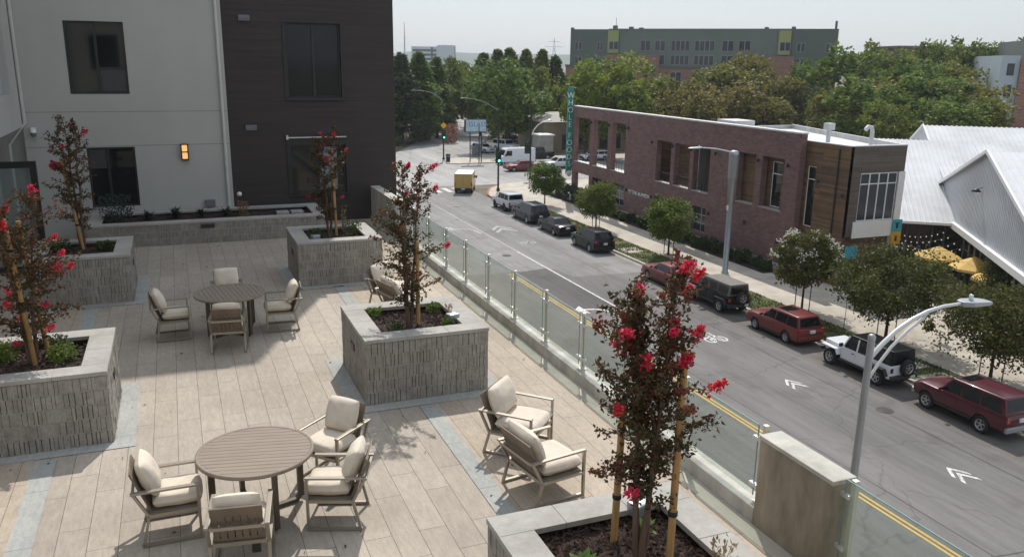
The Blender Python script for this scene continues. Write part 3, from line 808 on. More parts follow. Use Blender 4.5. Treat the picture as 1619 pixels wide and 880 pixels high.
mb.build('siding', M['siding'], e, world=True, recalc=False)
for x0,x1,z0,z1 in holes:
    mb = MB()
    mb.box(x0-0.07,x0,DY-0.03,DY+0.25,z0-0.07,z1+0.07); mb.box(x1,x1+0.07,DY-0.03,DY+0.25,z0-0.07,z1+0.07)
    mb.box(x0,x1,DY-0.03,DY+0.25,z1,z1+0.07); mb.box(x0-0.03,x1+0.03,DY-0.06,DY+0.25,z0-0.068,z0)
    mb.build('window_trim', M['dark_metal'], e, world=True)
window_unit(e,3.10,4.66,13.15,15.24,DY+0.10,0.50,None)
window_unit(e,3.06,4.70,10.35,11.80,DY+0.10,0.50,None,blind=(3.93,4.45,10.45,11.72),bm='blind')
for x,zz_ in ((2.02,15.33),(2.03,12.33)):
    mb = MB(); mb.box(x-0.15,x+0.15,DY-0.10,DY,zz_-0.02,zz_+0.07); mb.box(x-0.15,x+0.15,DY-0.07,DY,zz_-0.08,zz_-0.02)
    mb.build('vent_hood', M['vent'], e, world=True)
mb = MB(); mb.tube([(3.0,DY-0.09,12.02),(4.72,DY-0.09,12.02)],0.018,8); mb.box(2.98,3.04,DY-0.12,DY,11.97,12.09)
mb.build('awning_rail', M['steel_pale'], e, world=True)
# unseen wing behind the camera, added so the windows have something to mirror
e = empty('unseen_wing', (-3,-3.2,DK), 0, 'unseen pale stucco wing added opposite the terrace windows for their reflections', 'building')
hl = [(x,x+1.5,z,z+1.9) for x in (-10.5,-7.3,-4.1,-.9,2.3) for z in (10.4,13.5,16.6,19.7)]
mb = MB(); holed(mb, lambda u,v,w_: (u,-3.2-w_,v), -12,5.6,DK,23.5, hl, .25); mb.box(-12,5.6,-9,-3.6,DK,23.4)
mb.build('wall', M['stucco'], e, world=True)
for a,b,c,d in hl:
    mb = MB(); mb.box(a,b,-3.42,-3.36,c,d); f = mb.build('window', M['dark_metal'], e, world=True)
    mb = MB(); mb.box(a+.06,(a+b)/2-.03,-3.36,-3.35,c+.06,d-.06); mb.box((a+b)/2+.03,b-.06,-3.36,-3.35,c+.06,d-.06); mb.build('pane', M['pane'], f, world=True)
# wall fittings
e = empty('wall_lamp', (0.2,WY,11.70), 0, 'small amber lit wall lamp on the pale stucco', 'wall lamp')
mb = MB(); mb.box(-0.10,0.10,-0.03,0.0,-0.22,0.22); mb.box(-0.10,-0.085,-0.11,-0.03,-0.22,0.22); mb.box(0.085,0.10,-0.11,-0.03,-0.22,0.22)
for z in (-0.22,-0.012,0.196): mb.box(-0.10,0.10,-0.12,-0.03,z,z+0.024)
mb.build('housing', M['bronze'] if 'bronze' in M else M['dark_metal'], e)
for z in (-0.19,0.015):
    mb = MB(); mb.box(-0.07,0.07,-0.085,-0.032,z,z+0.175); mb.build('lens', M['lamp_glow'], e, bevel=0.015)
e = empty('security_camera', (-3.42,WY,12.32), 0, 'small white dome camera fixed high on the stucco wall', 'camera')
mb = MB(); mb.box(-0.05,0.05,-0.16,0.0,0.02,0.10); mb.lathe([(0.0,0.06),(0.07,0.05),(0.075,-0.02)],(0,-0.16,0),12); mb.build('bracket', M['white_paint'], e)
mb = MB(); mb.lathe([(0.072,-0.02),(0.07,-0.07),(0.045,-0.12),(0.0,-0.135)],(0,-0.16,0),12); mb.build('dome', M['vent'], e)
e = empty('door_screen', (-3.6,21.0,DK), 0, 'black framed glass entrance screen standing left of the planters', 'glass screen')
mb = MB(); mb.box(-3.06,-2.93,20.94,21.06,DK,11.98); mb.box(-5.2,-3.06,20.94,21.06,11.84,11.98); mb.box(-4.1,-4.0,20.95,21.05,DK,11.84); mb.box(-4.0,-3.06,20.95,21.05,DK,DK+0.12)
mb.box(-3.06,-4.0,20.97,21.03,10.45,10.52)
mb.build('frame', M['black'], e, world=True)
mb = MB(); mb.box(-3.99,-3.07,20.99,21.01,DK+0.13,11.83); mb.build('glass_pane', M['door_glass'], e, world=True)

# ------------------------------------------------------------------ planters
def ribs(mb, mp, L, H, courses, r):
    """ribbed split-face block: mp(u, z, w) with w outwards"""
    ch = H/courses
    for c in range(courses):
        z0 = c*ch; u = 0.0; nb = 0; joint = r.uniform(0.1,0.4)
        while u < L-0.002:
            st = min(r.choice([0.042,0.05,0.062,0.075,0.088]), L-u)
            if L-u-st < 0.03: st = L-u
            d = r.uniform(0.006,0.013); g = 0.009 if r.random() < 0.66 else 0.001
            a,b,cc,dd = u+g*0.5, u+st-g*0.5, z0+0.004, z0+ch-0.005
            dj = d+r.uniform(-0.004,0.004)
            P = [mp(a,cc,-0.02),mp(b,cc,-0.02),mp(b,dd,-0.02),mp(a,dd,-0.02),mp(a,cc,d),mp(b,cc,dj),mp(b,dd,d),mp(a,dd,dj)]
            mb.add(P, [(4,5,6,7),(0,1,5,4),(1,2,6,5),(2,3,7,6),(3,0,4,7)], 0)
            u += st
        # lighter mortar: bed joint and perpends
        mb.add([mp(0,z0-0.005,0.004),mp(L,z0-0.005,0.004),mp(L,z0+0.005,0.004),mp(0,z0+0.005,0.004)], [(0,1,2,3)], 1)
        u = joint
        while u < L:
            mb.add([mp(u-0.004,z0,0.012),mp(u+0.004,z0,0.012),mp(u+0.004,z0+ch,0.012),mp(u-0.004,z0+ch,0.012)], [(0,1,2,3)], 1)
            u += 0.405
def planter(x0,x1,y0,y1,h,lab,seed,courses=5,capw=0.315,soil=0.12,chips=500,plates=('L',),big=0.305):
    r = random.Random(seed)
    e = empty('block_planter', ((x0+x1)/2,(y0+y1)/2,DK), 0, lab, 'planter')
    ct = 0.055; H = h-ct
    mb = MB()
    ox, oy = e.location.x, e.location.y
    a,b,c,d = x0+0.02-ox,x1-0.02-ox,y0+0.02-oy,y1-0.02-oy
    t = 0.2; k_ = 0.019
    for q in ((a+k_,b-k_,c+k_,c+t),(a+k_,b-k_,d-t,d-k_),(a+k_,a+t,c+t,d-t),(b-t,b-k_,c+t,d-t)): mb.box(q[0],q[1],q[2],q[3],0,H,2)
    ribs(mb, lambda u,z,w_: (a+u,c-w_,z), b-a, H, courses, r)
    ribs(mb, lambda u,z,w_: (b+w_,c+u,z), d-c, H, courses, r)
    ribs(mb, lambda u,z,w_: (b-u,d+w_,z), b-a, H, courses, r)
    ribs(mb, lambda u,z,w_: (a-w_,d-u,z), d-c, H, courses, r)
    mb.build('block_wall', [M['block'],M['mortar'],M['groove_shade']], e, recalc=False)
    # cap stones with open joints
    mb = MB(); X0,X1,Y0,Y1 = x0-ox,x1-ox,y0-oy,y1-oy
    def run(p0,p1,fn):
        n = max(1, round((p1-p0)/0.62)); L = (p1-p0)/n
        for i in range(n): fn(p0+i*L+0.003, p0+(i+1)*L-0.003)
    run(X0,X1,lambda s,t_: mb.box(s,t_,Y0,Y0+capw,H+0.002,h)); run(X0,X1,lambda s,t_: mb.box(s,t_,Y1-capw,Y1,H+0.002,h))
    run(Y0+capw,Y1-capw,lambda s,t_: mb.box(X0,X0+capw,s,t_,H+0.002,h)); run(Y0+capw,Y1-capw,lambda s,t_: mb.box(X1-capw,X1,s,t_,H+0.002,h))
    mb.build('cap', M['cap'], e, bevel=0.005)
    mb = MB(); mb.box(X0+0.01,X1-0.01,Y0+0.01,Y0+capw-0.01,H,h-0.006); mb.box(X0+0.01,X1-0.01,Y1-capw+0.01,Y1-0.01,H,h-0.006)
    mb.box(X0+0.01,X0+capw-0.01,Y0+capw,Y1-capw,H,h-0.006); mb.box(X1-capw+0.01,X1-0.01,Y0+capw,Y1-capw,H,h-0.006)
    mb.build('cap_joint', M['mortar'], e)
    # mulch: lumpy surface and loose bark chips
    ix0,ix1,iy0,iy1 = X0+0.2,X1-0.2,Y0+0.2,Y1-0.2; zs = h-soil
    mb = MB(); nx = max(6,int((ix1-ix0)/0.08)); ny = max(6,int((iy1-iy0)/0.08)); vs_=[]
    def zf(x,y): return zs + 0.035*noise.noise((x*4+seed,y*4,0.3)) + 0.012*noise.noise((x*15,y*15,seed))
    for i in range(nx+1):
        for j in range(ny+1):
            x = ix0+(ix1-ix0)*i/nx; y = iy0+(iy1-iy0)*j/ny; vs_.append((x,y,zf(x,y)))
    mb.add(vs_, [(i*(ny+1)+j,(i+1)*(ny+1)+j,(i+1)*(ny+1)+j+1,i*(ny+1)+j+1) for i in range(nx) for j in range(ny)], 0, True)
    for _ in range(chips):
        x = r.uniform(ix0,ix1); y = r.uniform(iy0,iy1); z = zf(x,y)+0.006
        an = r.uniform(0,2*PI); L = r.uniform(0.02,0.06); W = r.uniform(0.006,0.016); ti = r.uniform(-0.5,0.5)
        cx_,sx_ = math.cos(an)*L,math.sin(an)*L; wx,wy = -math.sin(an)*W,math.cos(an)*W; dz = L*ti
        P = [(x-cx_-wx,y-sx_-wy,z-dz),(x+cx_-wx,y+sx_-wy,z+dz),(x+cx_+wx,y+sx_+wy,z+dz),(x-cx_+wx,y-sx_+wy,z-dz),
             (x-cx_*.8,y-sx_*.8,z-dz+0.012),(x+cx_*.8,y+sx_*.8,z+dz+0.012)]
        mb.add(P, [(0,1,5,4),(2,3,4,5),(3,0,4),(1,2,5)], 1)
    mb.build('mulch', [M['mulch'],M['chip']], e, recalc=False)
    for p in plates:
        mb = MB(); zc = h*0.62
        if p == 'L': mb.box(X0-0.004,X0+0.02,-0.11,0.11,zc-0.05,zc+0.05)
        if p == 'R': mb.box(X1-0.02,X1+0.004,-0.11,0.11,zc-0.05,zc+0.05)
        if p == 'F': mb.box(-0.30,0.04,Y0-0.006,Y0+0.02,h-0.19,h-0.09)
        mb.build('vent_plate', M['dark_metal'], e)
    return e, zs
HP = 0.97
planter(2.2,4.05,4.12,5.96,HP,'block planter in the foreground at the bottom of the picture, tallest flowering tree',1,chips=1500)
planter(2.2,4.05,10.87,12.70,HP,'ribbed block planter in the middle of the terrace behind the lounge chairs',2,chips=800)
planter(2.2,4.05,17.62,19.50,HP,'ribbed block planter in front of the dark building',3,chips=400)
planter(-2.88,-1.03,10.82,12.70,HP,'half sunlit block planter cut by the left edge of the picture',4,chips=600,plates=('R',))
planter(-2.88,-1.03,17.60,19.50,HP,'shaded block planter left of the far table and below the stucco wall',5,chips=300,plates=('R',))
planter(-2.28,3.72,22.9,24.92,0.60,'long low block planter along the foot of the apartment wall',6,courses=3,capw=0.33,chips=500,plates=('F',))

# ------------------------------------------------------------------ foliage makers
def leafquad(mb, p, size, r, mi=0, up=None, asp=2.0, fold=0.25):
    """one leaf: a folded lozenge of four points"""
    d = Vector((r.gauss(0,1), r.gauss(0,1), r.gauss(0,1)))
    if up is not None: d = d*0.7 + Vector(up)*1.1
    if d.length < 1e-4: d = Vector((0,0,1))
    d.normalize()
    n = d.cross(Vector((r.gauss(0,1), r.gauss(0,1), r.gauss(0,1))))
    if n.length < 1e-4: n = Vector((1,0,0)).cross(d)
    n.normalize(); s = d.cross(n)
    L = size*r.uniform(0.7,1.35); W = L/asp
    p = Vector(p)
    mb.add([p-d*L*0.5, p+s*W*0.5+n*W*fold-d*L*0.05, p+d*L*0.5, p-s*W*0.5+n*W*fold-d*L*0.05], [(0,1,2,3)], mi)

def crown_blobs(r, rx, rz, zc, nb, shape):
    out = []
    for k in range(nb):
        while True:
            x,y,z = r.uniform(-1,1), r.uniform(-1,1), r.uniform(-1,1)
            if shape == 'cone':
                t = (z+1)/2; w_ = (1-t)**0.85*1.05 + 0.04
                if t < 0.14: w_ *= 0.45+t*4
                if z < 0.62 and x*x+y*y <= w_*w_ and x*x+y*y > (w_*0.25)**2*r.random(): break
            else:
                q = x*x+y*y+z*z
                if q <= 1 and q > 0.22*r.random(): break
        out.append((Vector((x*rx, y*rx, zc+z*rz)), r.uniform(0.55,1.0)))
    if shape == 'cone':                       # a leader that tapers to the tip
        for k in range(34):
            t = k/33; a = 2.4*k; q = 0.40*(1-t)**1.1*r.uniform(.5,1.1)
            out.append((Vector((math.cos(a)*q*rx, math.sin(a)*q*rx, zc+rz*(0.30+0.62*t))), 1.05-0.30*t))
    return out

def make_crown(mb, seed, rx, rz, zc, nb, per, leaf, shape='round', br=0.33, mi=0):
    r = random.Random(seed)
    for c, s in crown_blobs(r, rx*(1-br*0.55), rz*(1-br*0.5), zc, nb, shape):
        dd = Vector((c.x/rx, c.y/rx, (c.z-zc)/rz)); q = 1.0
        if dd.length > 0.05: q = 1.0 + 0.34*noise.noise(dd.normalized()*1.9+Vector((seed*3.1,0,0)))
        if r.random() < 0.12: q *= 1.13; s *= 0.6
        c = Vector((c.x*q, c.y*q, zc+(c.z-zc)*(1+(q-1)*0.8)))
        R_ = br*rx*s*(1.0-0.42*max(0,(c.z-zc)/rz) if shape == 'cone' else 1.0)
        for _ in range(per):
            d = Vector((r.gauss(0,1), r.gauss(0,1), r.gauss(0,1)*0.85)).normalized()
            p = c + d*R_*r.uniform(0.5,1.08)*(1.0 if r.random() < .93 else 1.35)
            leafquad(mb, p, leaf, r, mi, up=d*0.8, asp=1.5, fold=0.2)

def limbs(mb, seed, h0, h1, rx, r0, n=6):
    r = random.Random(seed+99)
    pts = [(0,0,0)]
    for k in range(1,6):
        t = k/5; pts.append((r.uniform(-.03,.03)*h1*t, r.uniform(-.03,.03)*h1*t, h0+(h1-h0)*t if k > 1 else h0*0.6))
    mb.tube(pts, [r0*1.25, r0, r0*0.8, r0*0.6, r0*0.4, r0*0.18], 8)
    for k in range(n):
        a = 2*PI*k/n + r.uniform(-.4,.4); z = h0 + (h1-h0)*r.uniform(-.02,0.5); L = rx*r.uniform(0.55,0.9)
        mb.tube([(0,0,z),(math.cos(a)*L*0.5,math.sin(a)*L*0.5,z+L*0.35),(math.cos(a)*L,math.sin(a)*L,z+L*0.85)],[r0*0.45,r0*0.28,r0*0.08],6)

def tree_proto(name, seed, H, h0, rx, shape, nb, per, leaf, m, r0, br=0.33):
    e = empty(name, (0,0,0))
    mb = MB(); limbs(mb, seed, h0, H*0.9, rx, r0); mb.build('trunk', M['bark_dark'], e, recalc=False)
    mb = MB(); zc = (h0*0.9+H)/2; make_crown(mb, seed, rx, (H-h0*0.9)/2, zc, nb, per, leaf, shape, br); mb.build('crown', m, e, recalc=False)
    return e

# ------------------------------------------------------------------ flowering trees in the planters
SOIL = DK+HP-0.12
def crape(x, y, H, rx, seed, lab, fl=16, low=0.30, nbr=34, leaf=0.055, stems=3, lean=(0,0), per=52, seeds=6):
    r = random.Random(seed)
    e = empty('crape_myrtle', (x,y,SOIL-0.03), 0, lab, 'flowering tree', 'flowering trees in the block planters')
    tb = MB(); fo = MB(); fw = MB()
    stem_pts = []
    for s in range(stems):
        a = 2*PI*s/stems + r.uniform(-.3,.3); sp = r.uniform(0.05,0.16)*rx/0.5; hh = H*r.uniform(0.78,1.0) if s else H*0.97
        pts = []
        for k in range(9):
            t = k/8
            pts.append(Vector((0.03*math.cos(a)+sp*math.cos(a)*t**1.2*1.5+lean[0]*t+0.015*math.sin(k*2.1+s), 0.03*math.sin(a)+sp*math.sin(a)*t**1.2*1.5+lean[1]*t+0.015*math.cos(k*1.7+s), hh*t)))
        rad = [0.030*(1-t/8*0.86) for t in range(9)]
        tb.tube(pts, rad, 8); stem_pts.append(pts)
    tips = []
    for b in range(nbr):
        pts = stem_pts[b % stems]
        t = low + (1.0-low)*((b+0.5)/nbr)**0.9
        i = min(7, int(t*8)); f = t*8-i; p0 = pts[i].lerp(pts[i+1], f)
        prof = math.sin(PI*min(1,max(0,(t-low)/(1.02-low)))**0.75)*0.85+0.25
        a = r.uniform(0,2*PI); L = rx*prof*r.uniform(0.55,1.15)
        up_ = r.uniform(0.25,1.0) if t > 0.5 else r.uniform(-0.05,0.6)
        d = Vector((math.cos(a), math.sin(a), up_)).normalized()
        q = [p0]
        for k in range(1,5):
            q.append(p0 + d*L*k/4 + Vector((r.gauss(0,.018), r.gauss(0,.018), -0.05*L*(k/4)**2 + r.gauss(0,.012))))
        tb.tube(q, [0.008,0.007,0.005,0.004,0.002], 5)
        n = int(per*(0.5+L/rx*0.7))
        for _ in range(n):
            u = r.uniform(0.12,1.0)*4; k = min(3,int(u)); c = q[k].lerp(q[k+1], u-k)
            sp = 0.014+0.026*r.random()
            leafquad(fo, c+Vector((r.gauss(0,sp),r.gauss(0,sp),r.gauss(0,sp))), leaf, r, 0, up=d*0.5+Vector((0,0,-0.1)), asp=1.75, fold=0.22)
        tips.append((q[-1], d, t))
    # leaves along the upper stems too
    for pts in stem_pts:
        for _ in range(int(per*2.2)):
            u = r.uniform(low*8+0.3, 8); k = min(7,int(u)); c = pts[k].lerp(pts[k+1], u-k)
            leafquad(fo, c+Vector((r.gauss(0,.028),r.gauss(0,.028),r.gauss(0,.02))), leaf, r, 0, up=(0,0,0.6), asp=1.75)
        tips.append((pts[-1], Vector((0,0,1)), 1.0))
    r.shuffle(tips); tips.sort(key=lambda q: -q[2]*0.10-r.random())
    def panicle(c, d, n, mi, s):
        fw = MB()
        for _ in range(n):
            t = r.random(); w_ = s*0.42*(1-t*0.55)
            p = c + d*s*1.6*t + Vector((r.gauss(0,w_),r.gauss(0,w_),r.gauss(0,w_*0.8)))
            leafquad(fw, p-c, 0.034, r, 0, asp=1.25, fold=0.4)
        o = fw.build('seed_head' if mi else 'flower_cluster', M['seedhead' if mi else 'flower'], e, recalc=False); o.location = c
    for c,d,t in tips[:fl]: panicle(c, (d+Vector((0,0,0.4))).normalized(), r.randint(40,95), 0, r.uniform(0.04,0.075))
    for c,d,t in tips[fl:fl+seeds]: panicle(c, d, 34, 1, 0.06)
    tb.build('trunk', M['bark'], e, recalc=False)
    fo.build('foliage', M['crape'], e, recalc=False)
    return e
crape(3.18,5.06,2.58,0.50,11,'large pink flowering tree in the foreground planter, in front of the street', fl=15, nbr=124, leaf=0.041, stems=4, low=0.27, per=66, seeds=18)
crape(3.06,11.72,2.55,0.52,12,'red leaved flowering tree in the middle planter in front of the glass railing', fl=7, nbr=84, leaf=.043, stems=3, low=0.14, per=58)
crape(3.08,18.80,2.62,0.50,13,'flowering tree in front of the lower dark window', fl=9, nbr=72, leaf=.047, stems=3, low=0.16, per=52)
crape(-1.97,11.80,2.35,0.62,14,'red flowering tree at the left edge of the picture with many bright blooms', fl=20, nbr=92, leaf=.046, stems=3, low=0.10, per=58)
crape(-1.98,18.92,2.72,0.55,15,'sparse flowering tree in front of the stucco wall', fl=6, nbr=74, leaf=.047, stems=3, low=0.18, per=52)
def stake(x,y,h,lab,lean=(0,0),ties=(0.45,0.75)):
    e = empty('tree_stake', (x,y,SOIL-0.05), 0, lab, 'stake', 'wooden stakes beside the planter trees')
    mb = MB(); mb.tube([(0,0,0),(lean[0]*.5,lean[1]*.5,h*.5),(lean[0],lean[1],h)],[0.032,0.031,0.029],10); mb.build('pole', M['stake'], e, recalc=False)
    for t in ties:
        mb = MB(); c = Vector((lean[0]*t,lean[1]*t,h*t)); mb.lathe([(0.034,-0.02),(0.038,-0.02),(0.038,0.02),(0.034,0.02)],c,10)
        mb.build('tie', M['tie'], e)
    return e
stake(3.34,4.87,1.92,'tall round stake right of the foreground flowering tree',(0.03,0.02),(0.30,0.72))
stake(3.15,5.42,1.35,'short round stake left of the foreground flowering tree',(0.03,0.0),(0.35,0.8))
stake(3.20,11.69,1.35,'thin round stake right of the middle planter tree',(0,0),(0.5,))
stake(3.24,18.77,2.02,'pale stake in front of the lower dark window',(-0.04,0),(0.33,0.72))
stake(-1.94,11.74,1.98,'tall yellowish stake leaning at the left edge',(-0.12,-0.05),(0.45,0.8))
stake(-1.80,11.95,1.9,'second stake behind the leaning one at the left edge',(-0.16,0.05),(0.4,))
stake(-1.96,18.86,1.95,'leaning stake in front of the stucco wall, in the shade',(-0.22,0.0),(0.3,0.75))

# ------------------------------------------------------------------ small planting
def rosette(name, x, y, z, n, L, W, m, lab, seed, cat='plant', up=(0.3,1.1), group=None):
    r = random.Random(seed); mb = MB()
    for k in range(n):
        a = 2.399*k + r.uniform(-.2,.2); el = r.uniform(*up); l = L*r.uniform(0.7,1.1)
        d = Vector((math.cos(a)*math.cos(el), math.sin(a)*math.cos(el), math.sin(el))); s = Vector((-math.sin(a), math.cos(a), 0))
        p0 = Vector((0,0,0.0)); p1 = d*l*0.5; p2 = d*l - Vector((0,0,l*0.15))
        mb.add([p0-s*W*0.3, p0+s*W*0.3, p1+s*W*0.5+Vector((0,0,W*.15)), p2, p1-s*W*0.5+Vector((0,0,W*.15)), p1], [(0,1,2,5),(0,5,4),(5,2,3),(5,3,4)], 0)
    o = mb.build(name, m, origin=None, recalc=False); o.location = (x,y,z)
    return tag(o, lab, cat, group)
def bushlet(name, x, y, z, rx, h, n, leaf, m, lab, seed, cat='plant', group=None, extra=None):
    r = random.Random(seed); mb = MB()
    for _ in range(n):
        a = r.uniform(0,2*PI); q = rx*math.sqrt(r.random()); t = r.random()
        leafquad(mb, (math.cos(a)*q*(0.5+0.7*t*(1.2-t)), math.sin(a)*q*(0.5+0.7*t*(1.2-t)), h*t), leaf, r, 1 if extra and r.random() < 0.12 and t > .6 else 0, up=(math.cos(a)*.4,math.sin(a)*.4,0.8), asp=2.2)
    for k in range(7):
        a = r.uniform(0,2*PI); mb.tube([(0,0,-0.02),(math.cos(a)*rx*.5,math.sin(a)*rx*.5,h*0.8)],[0.004,0.002],4,0)
    o = mb.build(name, [m, extra or m], recalc=False); o.location = (x,y,z)
    return tag(o, lab, cat, group)
S = SOIL
rosette('leafy_rosette',2.72,5.12,S+.03,26,0.19,0.065,M['succ'],'bright green rosette in the bark left of the foreground stakes',1)
rosette('leafy_rosette',3.45,5.42,S+.03,22,0.16,0.06,M['succ'],'bright green rosette behind the foreground stakes',2)
bushlet('dry_tuft',3.75,4.75,S,0.16,0.30,70,0.05,M['dry'],'dry pinkish grass tuft at the right side of the foreground planter',3)
for (x,y,m,lab,sd) in ((2.66,12.30,'succ','low bright plant in the back left corner of the middle planter',4),(2.78,11.42,'herb','dark green clump in the front left corner of the middle planter',5),
                       (3.60,12.25,'succ','bright green clump in the back right corner of the middle planter',6),(3.62,11.50,'succ','green plant by the pale stone in the middle planter',7)):
    bushlet('perennial_clump',x,y,S,0.17,0.15,170,0.055,M[m],lab,sd)
bushlet('dry_tuft',3.70,11.72,S,0.10,0.30,60,0.05,M['dry'],'reddish dry tuft at the right side of the middle planter',8)
for (x,y,rx,h,m,lab,sd) in ((-2.30,11.95,0.22,0.28,'succ','broad leaved plant at the left end of the half sunlit planter',9),(-1.62,11.75,0.26,0.22,'succ','bright green mound at the right of the half sunlit planter',10),
                            (-1.72,12.15,0.2,0.22,'herb','darker mound behind the bright one in the half sunlit planter',19),
                            (-2.38,18.8,0.28,0.26,'herb','rounded dark mound in the shaded planter left of its tree',12),(-1.55,18.75,0.24,0.18,'herb','loose dark mound in the shaded planter right of its tree',13),
                            (2.72,18.45,0.24,0.24,'herb','dark clump on the left of the planter by the dark building',14),(3.60,18.7,0.30,0.34,'herb','wispy green clump on the right of the planter by the dark building',15)):
    bushlet('perennial_clump',x,y,S,rx,h,320,0.06,M[m],lab,sd)
bushlet('dry_tuft',3.45,19.0,S,0.12,0.55,70,0.06,M['dry'],'tall dry stalks rising from the planter by the dark building',16)
ZL = DK+0.60-0.12
for x,lab,sd in ((-0.88,'spiky agave nearest the feathery bush in the long planter',21),(-0.18,'largest spiky agave standing in the middle of the long planter',22),(0.48,'spiky agave below the grey box on the wall',23),(1.12,'dark agave left of the golden plant in the long planter',24)):
    rosette('agave',x,24.12,ZL+.02,24,0.42 if sd==22 else 0.34,0.075,M['agave'],lab,sd,up=(0.35,1.35),group='agaves in the long planter')
bushlet('feathery_bush',-1.62,23.95,ZL,0.60,0.72,900,0.07,M['g_blue'],'grey green feathery bush at the left end of the long planter',25)
bushlet('golden_succulent',1.58,24.0,ZL,0.22,0.42,260,0.06,M['dry'],'golden yellow plant in the long planter below the downpipe',26)
e = empty('garden_light',(1.54,24.42,ZL),0,'white globe garden light on a thin stem in the long planter','light')
mb = MB(); mb.tube([(0,0,-.02),(0,0,0.5)],0.012,8); mb.build('stem', M['black'], e)
mb = MB(); mb.lathe([(0.0,-.07),(0.05,-.05),(0.07,0),(0.05,.05),(0,.07)],(0,0,0.55),12); mb.build('globe', M['white_paint'], e)
for x,lab in ((2.65,'left grey stepping slab in the right end of the long planter'),(3.05,'right grey stepping slab in the right end of the long planter')):
    mb = MB(); mb.box(-.17,.17,-.2,.2,-0.02,0.045); o = mb.build('stepping_slab', M['bluestone'], bevel=0.008); o.location = (x,24.05,ZL+.02); tag(o,lab,'slab','stepping slabs in the long planter')
for (x,y,z,lab) in ((3.52,5.64,S+.06,'grey box floodlight in the foreground planter beside the tall stake'),(3.70,11.55,S+.05,'pale grey floodlight in the right corner of the middle planter'),(2.66,18.1,S+.05,'pale floodlight in the planter by the dark building')):
    e = empty('floodlight',(x,y,z),R(20),lab,'floodlight')
    mb = MB(); mb.box(-.09,.09,-.07,.07,0.0,0.13); mb.build('housing', M['steel'], e, bevel=0.02)
    mb = MB(); mb.box(-.075,.075,.0701,.078,0.015,0.115); mb.build('lens', M['pane'], e)
    mb = MB(); mb.tube([(0,0,-.06),(0,0,0.0)],0.015,6); mb.build('spike', M['black'], e)

# ------------------------------------------------------------------ terrace furniture
CS = [0]
def cushion_mb(mb, c, ax, ay, az, sx, sy, sz, pw=3.2, pil=0.0, n=18):
    """soft cushion: c centre; ax, ay, az unit axes; full sizes"""
    c = Vector(c); ax, ay, az = Vector(ax), Vector(ay), Vector(az)
    vs_ = []; CS[0] += 1; q0 = CS[0]*7.31
    for s in (1,-1):
        for i in range(n+1):
            for j in range(n+1):
                u = -1+2*i/n; v = -1+2*j/n
                uu = math.copysign(abs(u)**0.8,u); vv = math.copysign(abs(v)**0.8,v)
                e_ = max(0,(1-abs(uu)**pw))*max(0,(1-abs(vv)**pw))
                h = e_**(0.42 if not pil else 0.5)
                cr = 1-0.06*(abs(uu*vv)**2)
                wr = 0.028*noise.noise((u*1.6+q0, v*1.6, s*1.0))+0.012*noise.noise((u*4.5+q0, v*4.5+q0, s*2.0))
                vs_.append(c + ax*(uu*sx/2*cr) + ay*(vv*sy/2*cr) + az*(s*h*sz/2*(1+wr*6)))
    fs = []; m_ = (n+1)*(n+1)
    for k in (0,1):
        for i in range(n):
            for j in range(n):
                q = [k*m_+i*(n+1)+j, k*m_+(i+1)*(n+1)+j, k*m_+(i+1)*(n+1)+j+1, k*m_+i*(n+1)+j+1]
                fs.append(q if k == 0 else q[::-1])
    mb.add(vs_, fs, 0, True)
